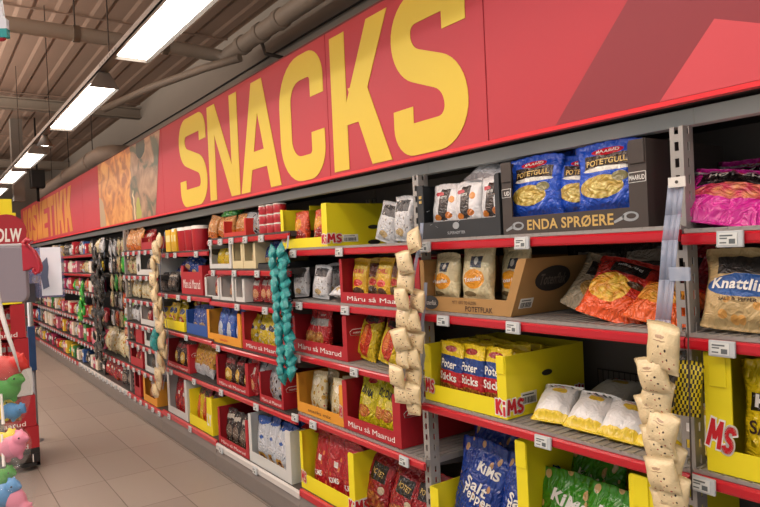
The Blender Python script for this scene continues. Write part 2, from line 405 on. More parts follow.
# ------------------------------------------------------------------ cartons
def U_front(W, H, lip, pl, pr, hl=None):
    hl = hl or H
    return [(0, 0), (W, 0), (W, H), (W-pr, H), (W-pr, lip), (pl, lip), (pl, hl), (0, hl)]
def carton(X0, X1, h0, matl, label, H, lip, pl=.02, pr=.03, depth=.36, y=1.516, side=None, rz=0, back=None, flare=0, name='display_carton', loc=None, inner=None):
    """open shelf-ready carton; local x runs along the shelf (towards the viewer), y into it"""
    W = X1-X0; t = .004; side = side or H
    root = empty(name, loc or (X0, y, h0+CAMH), rz, label, 'carton')
    mats = [matl, inner or mat('raw_cardboard', '#8f7556', .8, noise_amt=.1)]
    mb = MB(); mb.box(t, W-t, t, depth-t, 0, t, 1); mb.build('carton_base', mats, root)
    # front: two posts and a low lip, corners rounded
    def arc(cx, cz, r, a0, a1, n=4): return [(cx+r*math.cos(R(a0+(a1-a0)*k/n)), cz+r*math.sin(R(a0+(a1-a0)*k/n))) for k in range(n+1)]
    r = .008; rc = min(.012, pl*.8, pr*.8)
    fr = MB()
    for poly in ([(0, 0), (W, 0), (W, lip), (0, lip)],):
        fr.prism(poly, 'y', 0, t)
    if pl > 0: fr.prism([(0, lip)] + [(pl, lip)] + arc(pl-rc, H-rc, rc, 0, 90) + [(0, H)], 'y', 0, t)
    if pr > 0: fr.prism([(W, lip), (W, H)] + arc(W-pr+rc, H-rc, rc, 90, 180) + [(W-pr, lip)], 'y', 0, t)
    if flare:
        fr.v = [(v[0] + (flare*v[2]/H if v[0] > W/2 else 0), v[1], v[2]) for v in fr.v]
    fr.build('front_panel', mats, root)
    for nm, a, b in (('side_panel', 0, t), ('side_panel', W-t, W)):
        sp = MB()
        pts = [(t, 0), (depth, 0), (depth, side), (.03, side), (.012, H), (t, H)] if side != H else [(t, 0), (depth, 0), (depth, H), (t, H)]
        sp.prism(pts, 'x', a, b, 0)
        if flare and a > 0: sp.v = [(v[0]+flare*v[2]/H, v[1], v[2]) for v in sp.v]
        sp.build(nm, mats, root)
    bk = MB(); bk.box(t, W-t, depth-t, depth, 0, back or side, 0); bk.build('back_panel', mats, root)
    root['_dims'] = (W, H, lip, depth)
    return root
def riser(c, h):
    W, H, lip, dep = cdims(c); mb = MB(); mb.box(.006, W-.006, .006, dep-.006, .004, h); mb.build('inner_tray', c.children[0].data.materials[1], c)
def cdims(c): return list(c['_dims'])
def fill(c, key, n, W, H, T, what, where, rows=1, dy=.014, lean=-7, x0=.025, x1=None, lod=1, z=.006, jit=1, group=None, gap=None, endname='cosmetics end'):
    """stand a row of packs in a carton, each one its own thing"""
    if lod == 0: W *= 1.22; H *= 1.12
    cw, ch, lip, dep = cdims(c); x1 = x1 if x1 is not None else cw-.025; base = c.location; rz = c.rotation_euler.z
    rnd = random.Random(hash_(where+key))
    for rrow in range(rows):
        for k in range(n):
            fx = x0 + (x1-x0)*((k+.5)/n); fy = .012+T/2+dy*0+rrow*(T+.012) + dy
            hh = H*(1+rnd.uniform(-.03, .03)*jit)
            lo = Vector((fx, fy, z)); lo.rotate(Matrix.Rotation(rz, 3, 'Z').to_euler()); p = base+lo
            sd = rnd.randint(0, 3)
            if n == 1: lab = f'{what} {where}'
            else: lab = f'{what} {where}, {ORD[k]} from far end'
            if rows > 1: lab = f'{lab}' + f', {ORD[rrow]} row'
            o = put_bag(key, p.x, p.y, p.z, W, round(hh, 2), T, lab, group or f'{what}s {where}', (R(lean+rnd.uniform(-3, 3)*jit), R(rnd.uniform(-5, 5)*jit), rz+R(rnd.uniform(-9, 9)*jit)), sd, lod)
def hash_(s): return sum((i+1)*ord(ch) for i, ch in enumerate(s)) % 100003

exec_parts = []
# ================================================================== ROOM
floor_m = bpy.data.materials.new('floor_tiles'); floor_m.use_nodes = True
def _floor():
    nt = floor_m.node_tree; N = nt.nodes; L = nt.links; b = N['Principled BSDF']
    tc = N.new('ShaderNodeTexCoord'); mp = N.new('ShaderNodeMapping'); L.new(tc.outputs['Object'], mp.inputs[0]); mp.inputs['Location'].default_value = (.08, .02, 0)
    br = N.new('ShaderNodeTexBrick'); L.new(mp.outputs[0], br.inputs['Vector'])
    br.offset = .0; br.inputs['Scale'].default_value = 1; br.inputs['Brick Width'].default_value = .6; br.inputs['Row Height'].default_value = .3; br.inputs['Mortar Size'].default_value = .0028; br.inputs['Mortar Smooth'].default_value = .3
    br.inputs['Color1'].default_value = lin('#9a9086'); br.inputs['Color2'].default_value = lin('#91877e'); br.inputs['Mortar'].default_value = lin('#5c5048')
    nz = N.new('ShaderNodeTexNoise'); nz.inputs['Scale'].default_value = 3; nz.inputs['Detail'].default_value = 6; L.new(tc.outputs['Object'], nz.inputs[0])
    mx = N.new('ShaderNodeMix'); mx.data_type = 'RGBA'; mx.blend_type = 'MULTIPLY'; mx.inputs['Factor'].default_value = .35; L.new(br.outputs['Color'], mx.inputs['A']); L.new(nz.outputs['Color'], mx.inputs['B'])
    mx2 = N.new('ShaderNodeMix'); mx2.data_type = 'RGBA'; mx2.inputs['Factor'].default_value = .85; L.new(mx.outputs['Result'], mx2.inputs['A']); L.new(br.outputs['Color'], mx2.inputs['B'])
    L.new(mx2.outputs['Result'], b.inputs['Base Color']); b.inputs['Roughness'].default_value = .38
    bp = N.new('ShaderNodeBump'); bp.inputs['Strength'].default_value = .3; bp.inputs['Distance'].default_value = .002; bp.invert = True; L.new(br.outputs['Fac'], bp.inputs['Height']); L.new(bp.outputs['Normal'], b.inputs['Normal'])
_floor()
mb = MB(); mb.box(-17, 4, -3, 2.6, -.05, 0); tag(mb.build('floor', floor_m), kind='structure')
ceil_m = mat('ceiling_deck', '#8a7262', .8, noise_amt=.12, noise_scale=1.5)
CEIL = CAMH+2.15
mb = MB(); mb.box(-17, 4, -3, 2.6, CEIL+.02, CEIL+.12)
for k in range(20):      # trapezoid ribs of the roof deck, running with the aisle
    y = -2.9+k*.28
    mb.prism([(y, CEIL+.02), (y+.03, CEIL+.011), (y+.11, CEIL+.011), (y+.14, CEIL+.02)], 'x', -17, 4)
for x in (-15.5, -12.4, -9.25, -6.1, -2.95, .2): mb.box(x, x+.012, -3, 2.6, CEIL+.0, CEIL+.02)
tag(mb.build('ceiling', ceil_m), kind='structure')
wall_m = mat('painted_wall', '#8f857a', .85, noise_amt=.06, noise_scale=2)
mb = MB(); mb.box(-17, 4, 2.6, 2.7, 0, CEIL+.12); tag(mb.build('wall_back', wall_m), kind='structure')
mb = MB(); mb.box(-17.1, -17, -3, 2.7, 0, CEIL+.12); tag(mb.build('wall_end', wall_m), kind='structure')
beam_m = mat('beam_paint', '#8b7f72', .6, noise_amt=.08, noise_scale=3)
# cross beams under the roof
for i, (x, z0, z1, wd) in enumerate([(-9.35, CAMH+1.96, CAMH+2.1, .16), (-14.6, CAMH+1.9, CAMH+2.05, .16)]):
    mb = MB(); mb.box(x, x+wd, -3, 2.6, z0, z0+.015); mb.box(x, x+wd, -3, 2.6, z1-.015, z1); mb.box(x+wd/2-.01, x+wd/2+.01, -3, 2.6, z0, z1)
    tag(mb.build(f'trim_{i+1}', beam_m), kind='structure')

# ceiling pipes
pipe_m = mat('pipe_paint', '#9a8c7e', .5, noise_amt=.06)
hang_m = mat('dark_hanger', '#4a423c', .6)
root = empty('ventilation_pipe', (-5.5, 0, CAMH+1.8), 0, 'wide cream cross pipe under the ceiling with elbow beside the first lamp', 'pipe')
mb = MB(); mb.tube([(0, -3, .0), (0, 2.0, 0), (0, 2.22, -.01), (.04, 2.29, -.03), (.12, 2.30, -.03)], .058, 16); mb.build('pipe_run', pipe_m, root)
for y in (.35, 1.05, 1.75):
    mb = MB(); mb.tube([(0, y, 0), (0, y+.05, 0)], .066, 16); mb.build('pipe_collar', pipe_m, root)
    mb = MB(); mb.tube([(0, y+.02,   .05), (0, y+.02, .345)], .006, 6); mb.build('hanger_rod', hang_m, root)
root = empty('wall_pipe', (0, 2.3, CAMH+1.77), 0, 'long cream pipe running along the wall above the SNACKS sign', 'pipe')
mb = MB(); mb.tube([(-5.36, 0, 0), (-2.0, 0, 0), (3.9, 0, 0)], .068, 14); mb.build('pipe_run', pipe_m, root)
for x in (-5.1, -4.75, -4.4, -3.7, -2.6):
    mb = MB(); mb.tube([(x, 0, 0), (x+.07, 0, 0)], .08, 14); mb.build('pipe_collar', pipe_m, root)
mb = MB(); mb.tube([(-3.6, 0, 0), (-3.75, -.2, .14), (-3.9, -.5, .22), (-4.2, -1.5, .24)], .045, 12); mb.build('pipe_branch', pipe_m, root)
for x in (-4.75, -3.2):
    mb = MB(); mb.tube([(x, .02, -.06), (x, .05, -.15), (x, .29, -.17)], .016, 8); mb.build('pipe_bracket', hang_m, root)
root = empty('thin_wall_pipe', (0, 0, CAMH), 0, 'thin cream pipe slanting off the long wall pipe', 'pipe')
mb = MB(); mb.tube([(colx(104, 1.5, ph(104, 109, 1.5)), 1.5, ph(104, 109, 1.5)), (colx(150, 1.8, ph(150, 88, 1.8)), 1.8, ph(150, 88, 1.8)), (colx(205, 2.1, ph(205, 68, 2.1)), 2.1, ph(205, 68, 2.1)), (colx(240, 2.27, ph(240, 58, 2.27)), 2.27, ph(240, 58, 2.27))], .035, 10); mb.build('pipe_run', pipe_m, root)
mb = MB(); mb.tube([(-11.0, 2.585, 3.12), (-7.0, 2.585, 3.11), (-4.5, 2.585, 3.12), (-1.5, 2.585, 3.10), (2, 2.585, 3.12)], .008, 6)
tag(mb.build('wall_cable', mat('cable_black', '#26221f', .6)), 'thin black cable along the wall above the sign', 'cable')
root = empty('curved_duct', (0, 1.95, CAMH+1.34), 0, 'short fat cream duct with elbow above the cosmetics sign', 'duct')
mb = MB(); mb.tube([(-13.6, 0, -.05), (-9.0, 0, 0), (-8.75, 0, .0), (-8.62, .08, .0), (-8.58, .3, 0)], .12, 16); mb.build('duct_run', pipe_m, root)
for x in (-12.6, -11, -9.3):
    mb = MB(); mb.tube([(x+.025, 0, .1), (x+.025, 0, CEIL-CAMH-1.34-.02)], .006, 6); mb.build('hanger_rod', hang_m, root)
    mb = MB(); mb.tube([(x, 0, 0), (x+.05, 0, 0)], .128, 16); mb.build('duct_collar', pipe_m, root)
# column by the lamps
mb = MB(); mb.box(-10.9, -10.72, 1.15, 1.3, CAMH+.92, CEIL-.02); tag(mb.build('hanging_baffle', mat('panel_grey', '#6c645c', .5)), 'grey narrow hanging panel beyond the second lamp', 'panel')
root = empty('ceiling_speaker', (-10.6, 1.45, CAMH+1.1), 0, 'black box speaker hanging above the cosmetics sign', 'speaker')
mb = MB(); mb.box(-.1, .1, -.09, .09, 0, .26); mb.build('cabinet', mat('black_plastic', '#1a1817', .5), root, bevel=.006)
mb = MB(); mb.tube([(0, 0, .26), (0, 0, 1.04)], .012, 8); mb.tube([(0, 0, -.2), (0, 0, 0)], .02, 8); mb.build('bracket', MATS['black_plastic'], root)

# lamps: reflector luminaires hung on one long trunking
LY, LZ = .935, CAMH+1.05
lamp_e = mat('lamp_diffuser', '#fff6ea', .5, emis=9.0)
house_m = mat('lamp_housing', '#6f6862', .45, metal=.3)
root = empty('lamp_trunking', (0, LY, LZ+.075), 0, 'long perforated grey trunking rail carrying the row of lamps', 'rail')
mb = MB(); mb.box(-15.8, 3.2, -.03, .03, 0, .006); mb.box(-15.8, 3.2, -.03, -.025, 0, .035); mb.box(-15.8, 3.2, .025, .03, 0, .035); mb.build('channel', house_m, root)
mb = MB()
for k in range(7): mb.tube([(-3.64-k*.06, -.0305, .018), (-3.64-k*.06, -.032, .018)], .008, 8)
mb.build('rail_slot_pattern', hang_m, root)
for x in (-10.8, -8.0, -6.0, -3.9, -1.9, .35):
    mb = MB(); mb.tube([(x, 0, .03), (x, 0, CEIL-LZ-.06)], .004, 6); mb.build('suspension_wire', hang_m, root)
def luminaire(x0, x1, label):
    L = x1-x0; root = empty('ceiling_lamp', (x0, LY, LZ), 0, label, 'lamp', None)
    mb = MB(); sk = -.027
    mb.prism([(-.086, sk), (-.03, .066), (.03, .066), (.086, sk), (.083, sk), (.028, .062), (-.028, .062), (-.083, sk)], 'x', 0, L)
    mb.prism([(-.086, sk), (-.03, .066), (.03, .066), (.086, sk)], 'x', -.004, 0); mb.prism([(-.086, sk), (-.03, .066), (.03, .066), (.086, sk)], 'x', L, L+.004)
    mb.build('reflector_housing', house_m, root)
    mb = MB(); mb.box(.004, L-.004, -.075, .075, -.012, -.006); mb.build('diffuser', lamp_e, root)
luminaire(-3.430, -2.065, 'glowing ceiling lamp directly above the SNACKS sign')
luminaire(-5.495, -4.043, 'glowing ceiling lamp between the SNACKS lamp and the small spot lamp')
luminaire(-7.831, -6.781, 'glowing ceiling lamp just beyond the small spot lamp')
luminaire(-9.406, -8.138, 'smaller glowing lamp second beyond the spot lamp')
luminaire(-11.550, -9.975, 'smallest glowing lamp at the far end of the row')
luminaire(-1.750, -0.350, 'glowing ceiling lamp in front of the plain red sign panels')
luminaire(0.088, 1.488, 'glowing ceiling lamp over the pink bags')
root = empty('spot_lamp', (-6.3, LY+.0, LZ+.10), 0, 'small conical spot lamp under the trunking', 'lamp')
mb = MB(); mb.lathe([(.02, 0), (.025, -.04), (.07, -.13), (.066, -.13), (.02, -.04)], 14); mb.build('lamp_shade', house_m, root)
mb = MB(); mb.lathe([(.001, -.105), (.05, -.115), (.001, -.125)], 12); mb.build('bulb', lamp_e, root)

# ================================================================== SIGN ABOVE THE SHELVES
SY = 1.50
Z0, Z1 = CAMH+.315, CAMH+.957
sign_m = mat('sign_red', '#b5313d', .62); sign_lt = mat('sign_light_red', '#c9454f', .62); sign_dark = mat('sign_dark_red', '#8a2b35', .62); sign_edge = mat('sign_bright_edge', '#e2202c', .4); sign_back = mat('sign_frame', '#6e1a20', .6)
sign_yel = mat('sign_yellow', '#d9bb3c', .62); sign_or = mat('sign_orange', '#cc8535', .62)
SEAMS = [(-.47, 1.1, 'plain red sign panel with dark red pyramid print over the pink bags'),
         (-1.463, -.47, 'red sign panel with dark diagonal stripe, next after the SNACKS letters'),
         (-2.44, -1.463, 'sign panel with the yellow K and last S of SNACKS'),
         (-4.83, -2.44, 'sign panel with the yellow letters SNAC'),
         (-6.95, -4.83, 'sign panel printed with orange and green food picture'),
         (-7.75, -6.95, 'plain red sign panel between food picture and cosmetics lettering'),
         (-13.1, -7.75, 'far sign panel with orange KOSMETIKK lettering')]
panels = []
for a, b, lab in SEAMS:
    r = empty('aisle_sign', (a, SY, Z0), 0, lab, 'sign', None); L = b-a
    mb = MB(); mb.box(.002, L-.002, 0, .02, .012, Z1-Z0); mb.build('panel_face', sign_m, r, bevel=.0015)
    mb = MB(); mb.box(.0, L, -.003, .022, 0, .012); mb.build('bottom_trim', sign_edge, r)
    mb = MB(); mb.box(.0, L, .0, .022, Z1-Z0, Z1-Z0+.008); mb.build('top_trim', sign_back, r)
    panels.append((r, a, b))
def flat(name, pts, matl, r, y=-.0015):     # printed film on the panel, pts in world x / height over camera
    a = r.location; mb = MB(); mb.prism([(x-a.x, z+CAMH-a.z) for x, z in pts], 'y', y, 0); return mb.build(name, matl, r)
P1 = panels[1][0]; P0 = panels[0][0]
T_, B_ = .957, .328
flat('printed_stripe', [(-1.195, B_), (-.474, B_), (-.474, T_), (-.64, T_)], sign_dark, P1)
flat('printed_triangle', [(-.875, B_), (-.65, B_), (-.474, B_), (-.474, .27+B_-.328+.328-.27+.12), (-.734, .489)][:1] + [(-.474, B_), (-.474, .29+.09), (-.734, .489)], sign_lt, P1, -.003)
flat('printed_stripe', [(-.468, B_), (.5, B_), (.5, T_), (-.468, T_)], sign_dark, P0)
HS, zS = .585, .338
for ch, px0, px1, r in (('S', 182, 208, panels[3][0]), ('N', 211, 240, panels[3][0]), ('A', 242, 281, panels[3][0]), ('C', 283, 326, panels[3][0]), ('K', 334, 394, panels[2][0]), ('S', 389, 471, panels[2][0])):
    xa, xb = colx(px0, SY, .36), colx(px1, SY, .45)
    if ch == 'S' and px0 > 300: xa, xb = -1.955, -1.545
    if ch == 'K': xa, xb = -2.40, -1.985
    me = letter_mesh(ch, xb-xa, HS, .118 if ch != 'K' else .118, sign_yel)
    link('letter', me, r, (xa-r.location.x, -.0005, CAMH+zS-r.location.z))
kr = panels[6][0]; kx = -12.75; unit = 4.42/8.35
for i, ch in enumerate('KOSMETIKK'):
    wd = unit*(.9 if ch != 'I' else .33)
    me = letter_mesh(ch, wd, .55, .16, sign_or)
    link('letter', me, kr, (kx-kr.location.x, -.0005, CAMH+.36-kr.location.z)); kx += wd+unit*.09
# food picture: chilli and herb shapes
r = panels[4][0]
pic = print_mat('food_picture', '#c07a45', [('n', .3, .5, 2, 2, '#a8683c', 5, '#cf8a48', '#e2a860'), ('n', .80, .5, .22, 2, '#5c5e48', 5, '#96745c', '#b08e70'), ('e', .02, .12, .10, .35, '#b09878'), ('e', .68, .06, .035, .22, '#a8a850'), ('e', .96, .05, .03, .2, '#d8d0c8'), ('e', .62, .1, .01, .3, '#e0c8a0'), ('e', .74, .95, .07, .16, '#3c4438')], wob=.05, wscale=4, bump=0, rough=.5, coat=0)
mb = MB(); pts = [(-6.93, B_), (-5.05, B_), (-4.85, T_), (-6.93, T_)]
w0, w1 = -6.95, -4.85
x_ = r.location.x; z_ = CAMH-r.location.z
mb.face([(p[0]-x_, -.002, p[1]+z_) for p in pts], 0, [((p[0]-w0)/(w1-w0), (p[1]-B_)/(T_-B_)) for p in pts])
mb.build('printed_picture', pic, r, fixn=False)

# ================================================================== SHELVING
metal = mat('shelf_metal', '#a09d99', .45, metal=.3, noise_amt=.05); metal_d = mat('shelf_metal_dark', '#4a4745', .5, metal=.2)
back_m = mat('back_panel_grey', '#6b6561', .7, noise_amt=.05); rail_red = mat('price_rail_red', '#b80f22', .3, coat=.25); rail_w = mat('price_rail_clear', '#c9c6c2', .3); kick_m = mat('kick_plate_grey', '#77706b', .45, noise_amt=.04)
beam_g = mat('canopy_rail_grey', '#c2cac8', .5); dark_m = mat('dark_board', '#2a2725', .7)
def upright_ladder(mb, x0, x1, y0, y1, z0, z1, horiz):
    """slotted steel face: two stiles and rungs, real slots between"""
    st = .0115
    if horiz:
        mb.box(x0, x0+st, y0, y1, z0, z1); mb.box(x1-st, x1, y0, y1, z0, z1)
    else:
        mb.box(x0, x1, y0, y0+st+.006, z0, z1); mb.box(x0, x1, y1-st-.006, y1, z0, z1)
    z = z0
    while z < z1-.02:
        if horiz: mb.box(x0+st, x1-st, y0, y1, z, z+.019)
        else: mb.box(x0, x1, y0+st+.006, y1-st-.006, z, z+.019)
        z += .041
BAYS = [
 ('A', -.834, .35, [-.010, -.262, -.592], -.92, 'shelving bay of the pink crisp bags and kraft paper bags'),
 ('B', -1.861, -.834, [0, -.262, -.597], -1.20, 'shelving bay of the dark Enda carton and Pot Sticks'),
 ('C', -2.863, -1.861, [-.007, -.261, -.523, -.826], -1.205, 'shelving bay with the big yellow carton on top shelf'),
 ('D', -3.98, -2.863, [.082, -.109, -.306, -.58, -.855], -1.225, 'shelving bay with red tins on its top shelf'),
 ('E', -5.1, -3.98, [.014, -.29, -.567, -.858], -1.21, 'shelving bay with the blue snack carton'),
 ('F', -6.15, -5.1, [.047, -.164, -.373, -.584, -.76, -.977], -1.235, 'shelving bay with bread bags just past the cream pouch strip'),
 ('G', -7.2, -6.15, [-.977], -1.235, 'shelving bay of hanging packs on peg hooks'),
 ('H', -8.4, -7.2, [.055, -.163, -.378, -.685, -.96], -1.235, 'shelving bay just beyond the black pouch strip'),
 ('I', -9.9, -8.4, [.055, -.163, -.378, -.685, -.96], -1.24, 'shelving bay under the last letters of the cosmetics sign'),
 ('J', -11.5, -9.9, [.055, -.163, -.378, -.685, -.96], -1.24, 'shelving bay under the middle of the cosmetics sign'),
 ('K', -13.1, -11.5, [.055, -.163, -.378, -.685, -.96], -1.24, 'shelving bay at the far end of the aisle'),
]
BY = {}
for key, a, b, sh, bot, lab in BAYS:
    r = empty('shelving_bay', (a, 1.5, 0), 0, lab, 'shelf'); L = b-a; BY[key] = (r, a, b, sh, bot)
    mb = MB(); mb.box(0.002, L-.002, .545, .56, .02, CAMH+.34); mb.build('back_panel', back_m, r)
    for h in sh:
        mb = MB(); z = CAMH+h
        mb.box(.003, L-.003, .012, .54, z-.004, z+.019)
        mb.box(.003, L-.003, .006, .012, z+.012, z+.022)
        nr = int(L/.03)
        for k in range(nr): mb.box(.01+k*L/nr, .016+k*L/nr, .004, .5, z+.019, z+.022)
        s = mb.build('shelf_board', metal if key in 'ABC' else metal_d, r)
        mb = MB(); mb.prism([(-.004, -.016), (.006, -.018), (.006, .011), (-.001, .010), (-.006, .005), (-.006, -.010)], 'x', .002, L-.002)
        link('price_rail', mb.mesh('rail', rail_red), s, (0, 0, z))
        for x in (.004, L-.012):
            mb = MB(); mb.prism([(.02, z-.004), (.54, z-.004), (.54, z-.08), (.4, z-.05), (.05, z-.014)], 'x', x, x+.003); mb.build('shelf_bracket', metal_d, s)
    mb = MB(); z = CAMH+bot; mb.box(.003, L-.003, .012, .54, z-.015, z+.015); s = mb.build('base_deck', metal_d, r)
    mb = MB(); mb.prism([(-.008, -.02), (.006, -.022), (.006, .016), (-.002, .015), (-.008, .008)], 'x', .002, L-.002)
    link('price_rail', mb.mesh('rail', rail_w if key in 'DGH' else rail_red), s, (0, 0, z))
    mb = MB(); mb.prism([(-.002, .0), (.03, .0), (.03, z-.022), (.002, z-.022), (-.012, .10), (-.012, .01)], 'x', .002, L-.002); mb.build('kick_plate', kick_m, r)
    mb = MB(); mb.box(.0, L, .08, .12, CAMH+.272, CAMH+.314); mb.build('canopy_rail', beam_g, r, bevel=.002)
    mb = MB(); mb.box(.0, L, .022, .545, CAMH+.322, CAMH+.334); mb.build('added_shade_board', dark_m, r)  # dark board added over the shelves to keep their interior in shade
    # slotted upright at the end that faces the camera
    mb = MB(); zt = CAMH+.266
    if key in 'BCGK':
        upright_ladder(mb, L-.036, L-.002, .028, .031, .05, zt, True)
        upright_ladder(mb, L-.005, L-.002, .031, .075, .05, zt, False)
    else:
        upright_ladder(mb, L-.036, L-.002, .50, .503, .05, zt, True)
        upright_ladder(mb, L-.005, L-.002, .503, .543, .05, zt, False)
    mb.build('slotted_upright', metal, r)
mb = MB(); mb.box(-13.16, -13.1, 1.49, 2.06, 0, CAMH+.34); tag(mb.build('end_panel', back_m), 'dark grey end panel closing the far end of the shelving', 'panel')

tagm = mat('tag_plastic', '#b9c0c4', .35); lcd = mat('tag_display', '#d3d8d6', .25)
tag_proto = None
def make_tag(lab, x, h, y=1.488, ang=0):
    global tag_proto
    if tag_proto is None:
        o = empty('price_tag', (0, 0, 0))
        mb = MB(); mb.box(-.03, .03, -.004, .004, -.019, .019); mb.build('tag_case', tagm, o, bevel=.002)
        mb = MB(); mb.box(-.024, .018, -.0055, -.004, -.014, .014); mb.build('display', lcd, o)
        mb = MB(); mb.box(-.021, .008, -.006, -.0055, .006, .0095); mb.box(-.021, -.004, -.006, -.0055, .0, .003); mb.box(.0, .014, -.006, -.0055, -.011, .0); mb.box(-.021, -.006, -.006, -.0055, -.01, -.007); mb.build('display_digits', mat('lcd_grey', '#5a6264', .5), o)
        tag_proto = o
    else: o = copy_tree(tag_proto)
    o.location = (x, y, CAMH+h-.006); o.rotation_euler = (R(-4), 0, R(ang))
    return tag(o, lab, 'price tag')
TAGS = [('A', 0, 730, 'under the pink crisp bag'), ('A', 1, 722, 'under the kraft crisp bag'), ('A', 2, 703, 'below the yellow carton beside the slotted post'),
 ('B', 0, 425, 'below the dark carton of silver packs'), ('B', 0, 522, 'below the dark Enda Sprøere carton'), ('B', 1, 443, 'below the far end of the brown Potetflak carton'), ('B', 1, 513, 'below the near end of the brown Potetflak carton'), ('B', 2, 543, 'below the white bags lying flat'),
 ('C', 0, 293, 'below the far post of the big yellow top-shelf carton'), ('C', 0, 339, 'below the near side of the big yellow top-shelf carton'), ('C', 1, 299, 'below the white and grey bags'), ('C', 1, 345, 'below the red carton of yellow pouches'), ('C', 2, 297, 'below the red carton of red crisp bags'), ('C', 2, 354, 'below the loose yellow and red bags'), ('C', 3, 295, 'below the far post of the orange-fronted carton'), ('C', 3, 313, 'below the orange-fronted carton'), ('C', 3, 404, 'at the rail end below the yellow bags'),
 ('D', 0, 210, 'at the far end of the rail under orange rusk bags'), ('D', 0, 220, 'second on the rail under the orange rusk bags'), ('D', 0, 231, 'third on the rail under the orange rusk bags'), ('D', 0, 245, 'under the grey nut packs'), ('D', 0, 261, 'under the red tins'),
 ('D', 1, 213, 'below the white-framed carton of yellow bags'), ('D', 1, 234, 'below the cream cartons'), ('D', 1, 257, 'below the blue packs'), ('D', 2, 237, 'below the white side of the small carton'), ('D', 2, 265, 'below the red pouches beside the teal strip'), ('D', 3, 218, 'below the yellow carton of blue and white bags'),
 ('D', 4, 221, 'below the red carton of gold discs'), ('D', 4, 256, 'below the red carton of silver bags'), ('D', 5, 221, 'on the pale bottom rail below the dark packs'), ('D', 5, 255, 'on the pale bottom rail below the white carton'),
 ('E', 0, 167, 'below the yellow boxes'), ('E', 0, 175, 'below the first red tub'), ('E', 0, 196, 'below the last red tub'), ('E', 1, 166, 'below the black and blue packs beside the cream strip'), ('E', 1, 178, 'below the near black and blue packs'), ('E', 1, 189, 'below the red carton heaped with blue bags'), ('E', 2, 167, 'below the yellow and blue bags'), ('E', 2, 186, 'below the blue snack carton'),
 ('E', 3, 171, 'below the red carton of dark gold bags'), ('E', 3, 194, 'below the gold bags with silver ends'), ('E', 4, 169, 'below the white-framed carton of red bags'), ('E', 4, 190, 'below the yellow and red bottom bags')]
for k, i, px, lab in TAGS:
    hh = (BY[k][3]+[BY[k][4]])[i]; make_tag('small grey price tag '+lab, colx(px, 1.488, hh), hh, ang=random.Random(px).uniform(-3, 3))

# ================================================================== PACK DESIGNS
design('potetgull', print_mat('p_potetgull', '#1a50c4', [('r', .5, .70, .36, .11, '#2c1e18'), ('e', .5, .595, .38, .035, '#d8d8d0'), ('e', .5, .855, .24, .055, '#c81e30'), ('c', .42, .35, .35, .16, '#f4e690', 14, '#b89a40'), ('e', .72, .47, .11, .07, '#8a8458')], bump=0.6, wob=.012),
       [('MAARUD', WHITE, 0, .855, .045, .34, 3), ('POTETGULL', GOLD, 0, .70, .085, .62, 2)], ('b', 'crisp_bag'))
design('nutpack', print_mat('p_nutpack', '#d9dadd', [('r', .5, .5, .17, .36, '#2f2522'), ('e', .3, .2, .13, .07, '#c8782e'), ('e', .72, .25, .12, .08, '#b86a2a'), ('e', .3, .75, .16, .05, '#b02030'), ('e', .76, .62, .09, .08, '#d08a3a')], bump=0.35, wob=.03), [('NØTTER', WHITE, 0, .66, .06, .24, 0)], ('b', 'nut_pack'))
design('cream_flak', print_mat('p_flak', '#dacfa6', [('e', .5, .38, .35, .17, '#e59a22'), ('r', .55, .68, .17, .10, '#3a4450'), ('e', .55, .70, .07, .07, '#c8c8c0'), ('e', .3, .12, .2, .05, '#8a7a58')], bump=0.4), [('Totenflak', WHITE, 0, .38, .075, .56, 6, .03)], ('b', 'crisp_bag'))
design('red_orange', print_mat('p_redor', '#b8261c', [('r', .5, .12, .7, .2, '#e0541c'), ('c', .38, .42, .33, .22, '#f6dc58', 10, '#d8942a'), ('r', .55, .80, .27, .13, '#1d1716'), ('e', .75, .52, .13, .06, '#4a3420')], wob=.03), [('maarud', WHITE, .05, .82, .06, .38, -4)], ('b', 'crisp_bag'))
design('orange', print_mat('p_orange', '#dc5a1c', [('c', .45, .46, .4, .24, '#f0bc4a', 9, '#d88a2a'), ('r', .5, .86, .5, .14, '#a8201c')], wob=.03), [], ('b', 'crisp_bag'))
design('dull_silver', print_mat('p_dull', '#b5a78c', [('r', .45, .7, .3, .14, '#2a2420'), ('e', .5, .35, .3, .16, '#c89a50')]), [], ('b', 'crisp_bag'))
design('dark', print_mat('p_dark', '#2b2422', [('e', .5, .35, .3, .14, '#7a2a20'), ('r', .5, .7, .3, .08, '#8c8478')]), [], ('b', 'crisp_bag'))
design('kraft', print_mat('p_kraft', '#c9ad78', [('e', .5, .50, .45, .14, '#2458a0'), ('r', .45, .76, .3, .12, '#2c2826'), ('s', .5, .2, .4, .16, '#d8a050', 7, .35)], bump=.5, rough=.55), [('Knattlink', WHITE, 0, .51, .13, .76, -3, .04), ('SALT & PEPPER', BROWNP, -.1, .33, .04, .45, 0)], ('b', 'crisp_bag'))
design('pink', print_mat('p_pink', '#d42a98', [('c', .5, .40, .42, .14, '#e8a060', 9, '#c83a58'), ('r', .42, .66, .34, .15, '#241a1c'), ('r', .5, .88, .5, .05, '#e6dce0')], wob=.04), [('HOT CHILI', WHITE, 0, .72, .10, .66, 4), ('maarud', REDP, 0, .88, .06, .5, 0)], ('b', 'crisp_bag'))
design('salt', print_mat('p_salt', '#dec41c', [('e', .6, .18, .26, .09, '#ecebe4'), ('c', .8, .84, .16, .10, '#e8a860', 9, '#b87a3a'), ('r', .5, .62, .4, .075, '#221c1a')], wob=.015), [('KiMS', WHITE, 0, .62, .11, .68, -4, .05), ('SALTED', BROWNP, 0, .40, .12, .8, 0)], ('b', 'crisp_bag'))
